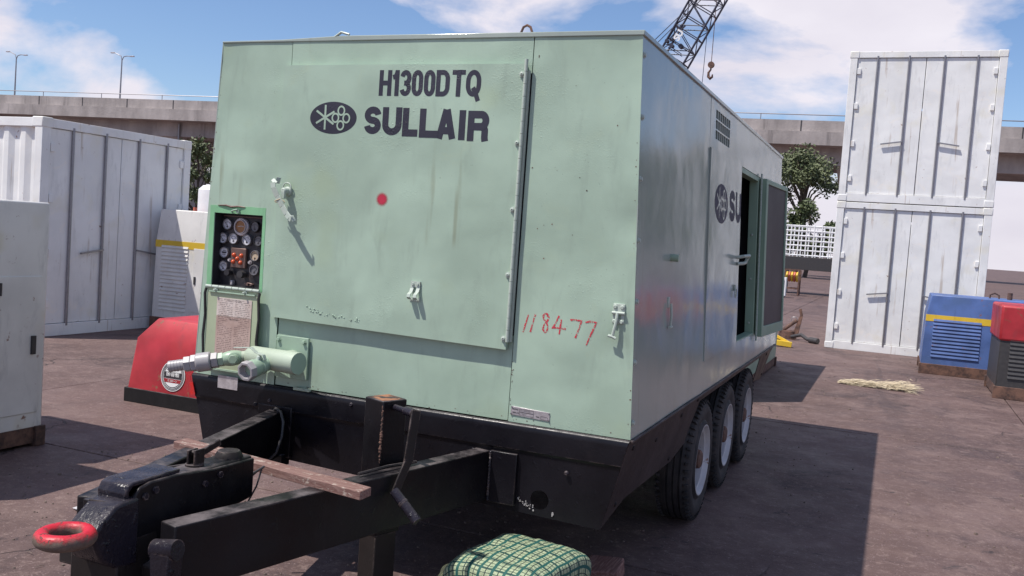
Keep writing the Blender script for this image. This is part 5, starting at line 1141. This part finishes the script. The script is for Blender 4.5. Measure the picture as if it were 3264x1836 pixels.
for k in range(14):
    x = -245 + k * 30; y = Pv(x); m = MB(); m.box(x - 1.2, x + 1.2, y + 5.5, y + 8.5, -G, 10); m.hexa([(x - 1.2, y + 5.5, 8.5), (x + 1.2, y + 5.5, 8.5), (x + 1.2, y + 8.5, 8.5), (x - 1.2, y + 8.5, 8.5), (x - 1.5, y + 2, 11.2), (x + 1.5, y + 2, 11.2), (x + 1.5, y + 12, 11.2), (x - 1.5, y + 12, 11.2)]); m.build('pier', 'concrete', va)
for k in range(56):
    x = -258 + k * 7.5; y = Pv(x); m = MB(); m.box(x - .06, x + .06, y - .03, y + .1, 14.72, 15.98); m.build('panel_joint', 'dark_steel', va)
for k in range(14):
    x = -245 + k * 30 + 1.6; y = Pv(x); m = MB(); m.cyl((x, y + 1.8, -G), (x, y + 1.8, 12.9), .14, 8); m.build('drain_pipe', 'grey_steel', va)
for k in range(42):
    x = -255 + k * 10; y = Pv(x); m = MB(); m.cyl((x, y + .2, 16), (x, y + .2, 16.7), .05, 6); m.build('rail_post', 'grey_steel', va)
m = MB(); m.tube([(x, Pv(x) + .2, 16.65) for x in lin(-258, 158, 20)], .06, 6); m.build('hand_rail', 'grey_steel', va)
def lamp(bx, by, label):
    r = empty('street_lamp', (bx, by, 14.7 + G), label, 'street lamp', 'twin-arm lamps on the elevated road')
    m = MB(); m.tube([(bx, by, 14.7), (bx + .05, by, 18), (bx + .1, by, 21.6)], [.13, .10, .08], 8); m.build('pole', 'grey_steel', r)
    for sx, pts in ((-1, [(bx + .1, by, 21.4), (bx - .1, by, 22.0), (bx - .8, by, 22.3), (bx - 1.4, by, 22.5)]), (1, [(bx + .1, by, 21.4), (bx + .4, by, 21.9), (bx + 1.0, by, 22.0), (bx + 1.7, by, 21.95)])):
        m = MB(); m.tube(pts, .06, 6); m.build('arm', 'grey_steel', r); e = Vector(pts[-1]); m = MB(); m.box(e.x - .1 if sx > 0 else e.x - .6, e.x + .6 if sx > 0 else e.x + .1, e.y - .15, e.y + .15, e.z - .08, e.z + .06); m.build('lamp_head', 'plate_alu', r, bev=.03)
lab = 'tall grey twin-arm street lamp rising from the elevated road'
lamp(-102.3, 95.4, lab); lamp(-121.0, 93.6, lab)

def tree(x, y, h, rx, label, seed, leafm='leaf', low=.25, n=5200, lf=.17):
    rnd = random.Random(seed); r = empty('tree', (x, y, 0), label, 'tree', None)
    m = MB(); m.tube([(x, y, -G), (x + .05 * h, y, -G + h * .3), (x + .02 * h, y, -G + h * .6)], [h * .030, h * .022, h * .01], 9)
    cl = []
    for k in range(22):
        a = rnd.uniform(0, 6.28); z = rnd.uniform(low + .1, .92); q = math.sin(min(1, (1 - z) * 1.5 + .25) * 1.57); rr = rx * rnd.uniform(.35, .8) * q
        c = Vector((x + rr * math.cos(a), y + rr * math.sin(a), -G + h * z)); cl.append((c, rx * rnd.uniform(.14, .34)))
        m.tube([(x + .04 * h * z, y, -G + h * max(.2, z - .25)), ((x + c.x) / 2, (y + c.y) / 2, c.z - h * .08), c], [h * .009, h * .006, h * .003], 5)
    m.build('trunk', 'bark', r)
    m = MB()
    for k in range(n):
        c, cr_ = rnd.choice(cl); d = Vector((rnd.gauss(0, 1), rnd.gauss(0, 1), rnd.gauss(0, .8))).normalized() * cr_ * rnd.random() ** .45; p = c + d
        u = Vector((rnd.gauss(0, 1), rnd.gauss(0, 1), rnd.gauss(0, 1))).normalized(); w = u.orthogonal().normalized(); s_ = lf * rnd.uniform(.5, 1.2)
        m.add([p - u * s_, p + w * s_ * .5, p + u * s_, p - w * s_ * .5], [(0, 1, 2, 3)])
    m.build('crown', leafm, r, fix=False)
tree(-52.5, 56, 7.4, 3.4, 'bushy green tree left of the white storage tank below the elevated road', 3)
tree(-61, 60, 7.8, 3.6, 'round green tree standing alone beyond the white container', 5, 'leaf_pale')
tree(-6.6, 72, 10.5, 3.6, 'tall loose green tree behind the white pipe cage', 8, 'leaf_pale', low=.5)
tree(-5.2, 66, 5.6, 2.6, 'low dense green tree right behind the white pipe cage', 9)
tree(-1.0, 70, 8.2, 3.2, 'rounded green tree beyond the stacked white containers', 12)

for k, (tx, ty_, hh) in enumerate(((14, 44, 9), (19, 50, 10), (11, 52, 8.5), (25, 58, 11), (17, 62, 10.5), (31, 55, 10))):  # out-of-view trees, added so the glossy side panel reflects something dark
    tree(tx, ty_, hh, hh * .42, ['broad', 'tall', 'small', 'wide', 'slim', 'leaning'][k] + ' dark green tree in the unseen row added to darken reflections in the compressor side', 30 + k, n=1500, lf=.4, low=.12)

m = MB(); rs = random.Random(21)
for k in range(1500):
    if k < 800: x, y = rs.uniform(-3.9, -.2), rs.uniform(-1.8, 1.6)
    else: x, y = rs.uniform(-1.0, 3.2), rs.uniform(2, 13)
    r = rs.uniform(.002, .008) * (1 if k % 9 else 2); a = rs.uniform(0, 6.28); n = 5; z = -G + .0005
    m.lathe([(-.003, r), (r * .5, r * .8), (r * .7, r * .2)], (x, y, z), (rs.uniform(-.2, .2), rs.uniform(-.2, .2), 1), n, a, True)
for cx, cy, n_, sp_ in ((-2.75, .30, 26, .09), (-1.9, -.3, 8, .15), (-2.2, -1.0, 10, .5), (-2.9, -.4, 8, .6), (.1, 6.6, 14, .5), (.4, 9.6, 12, .6)):
    for k in range(n_):
        x, y = rs.gauss(cx, sp_), rs.gauss(cy, sp_); a = rs.uniform(0, 6.28); l = rs.uniform(.02, .09); p = Vector((x, y, -G + .004)); d = Vector((math.cos(a), math.sin(a), rs.uniform(0, .25))) * l
        m.tube([p, p + d * .5 + Vector((0, 0, .004)), p + d], .0018, 4)
t = NT('litter'); t.fin(t.mix(t.noise(7, 3), (.07, .05, .045), (.24, .18, .15)), .9)
tag(m.build('ground_litter', 'litter', None, fix=False), 'fine grit and dry twigs strewn over the concrete', 'litter', kind='stuff')
m = MB(); m.add([(-2.98, .02, -G + .006), (-2.93, .0, -G + .012), (-2.91, .03, -G + .004), (-2.96, .05, -G + .016)], [(0, 1, 2, 3)]); sc = m.build('paper_scrap', 'wheel_white', None, fix=False)
sc.modifiers.new('s', 'SOLIDIFY').thickness = .001; tag(sc, 'small pale crumpled paper scrap on the shaded concrete by the drawbar', 'paper')
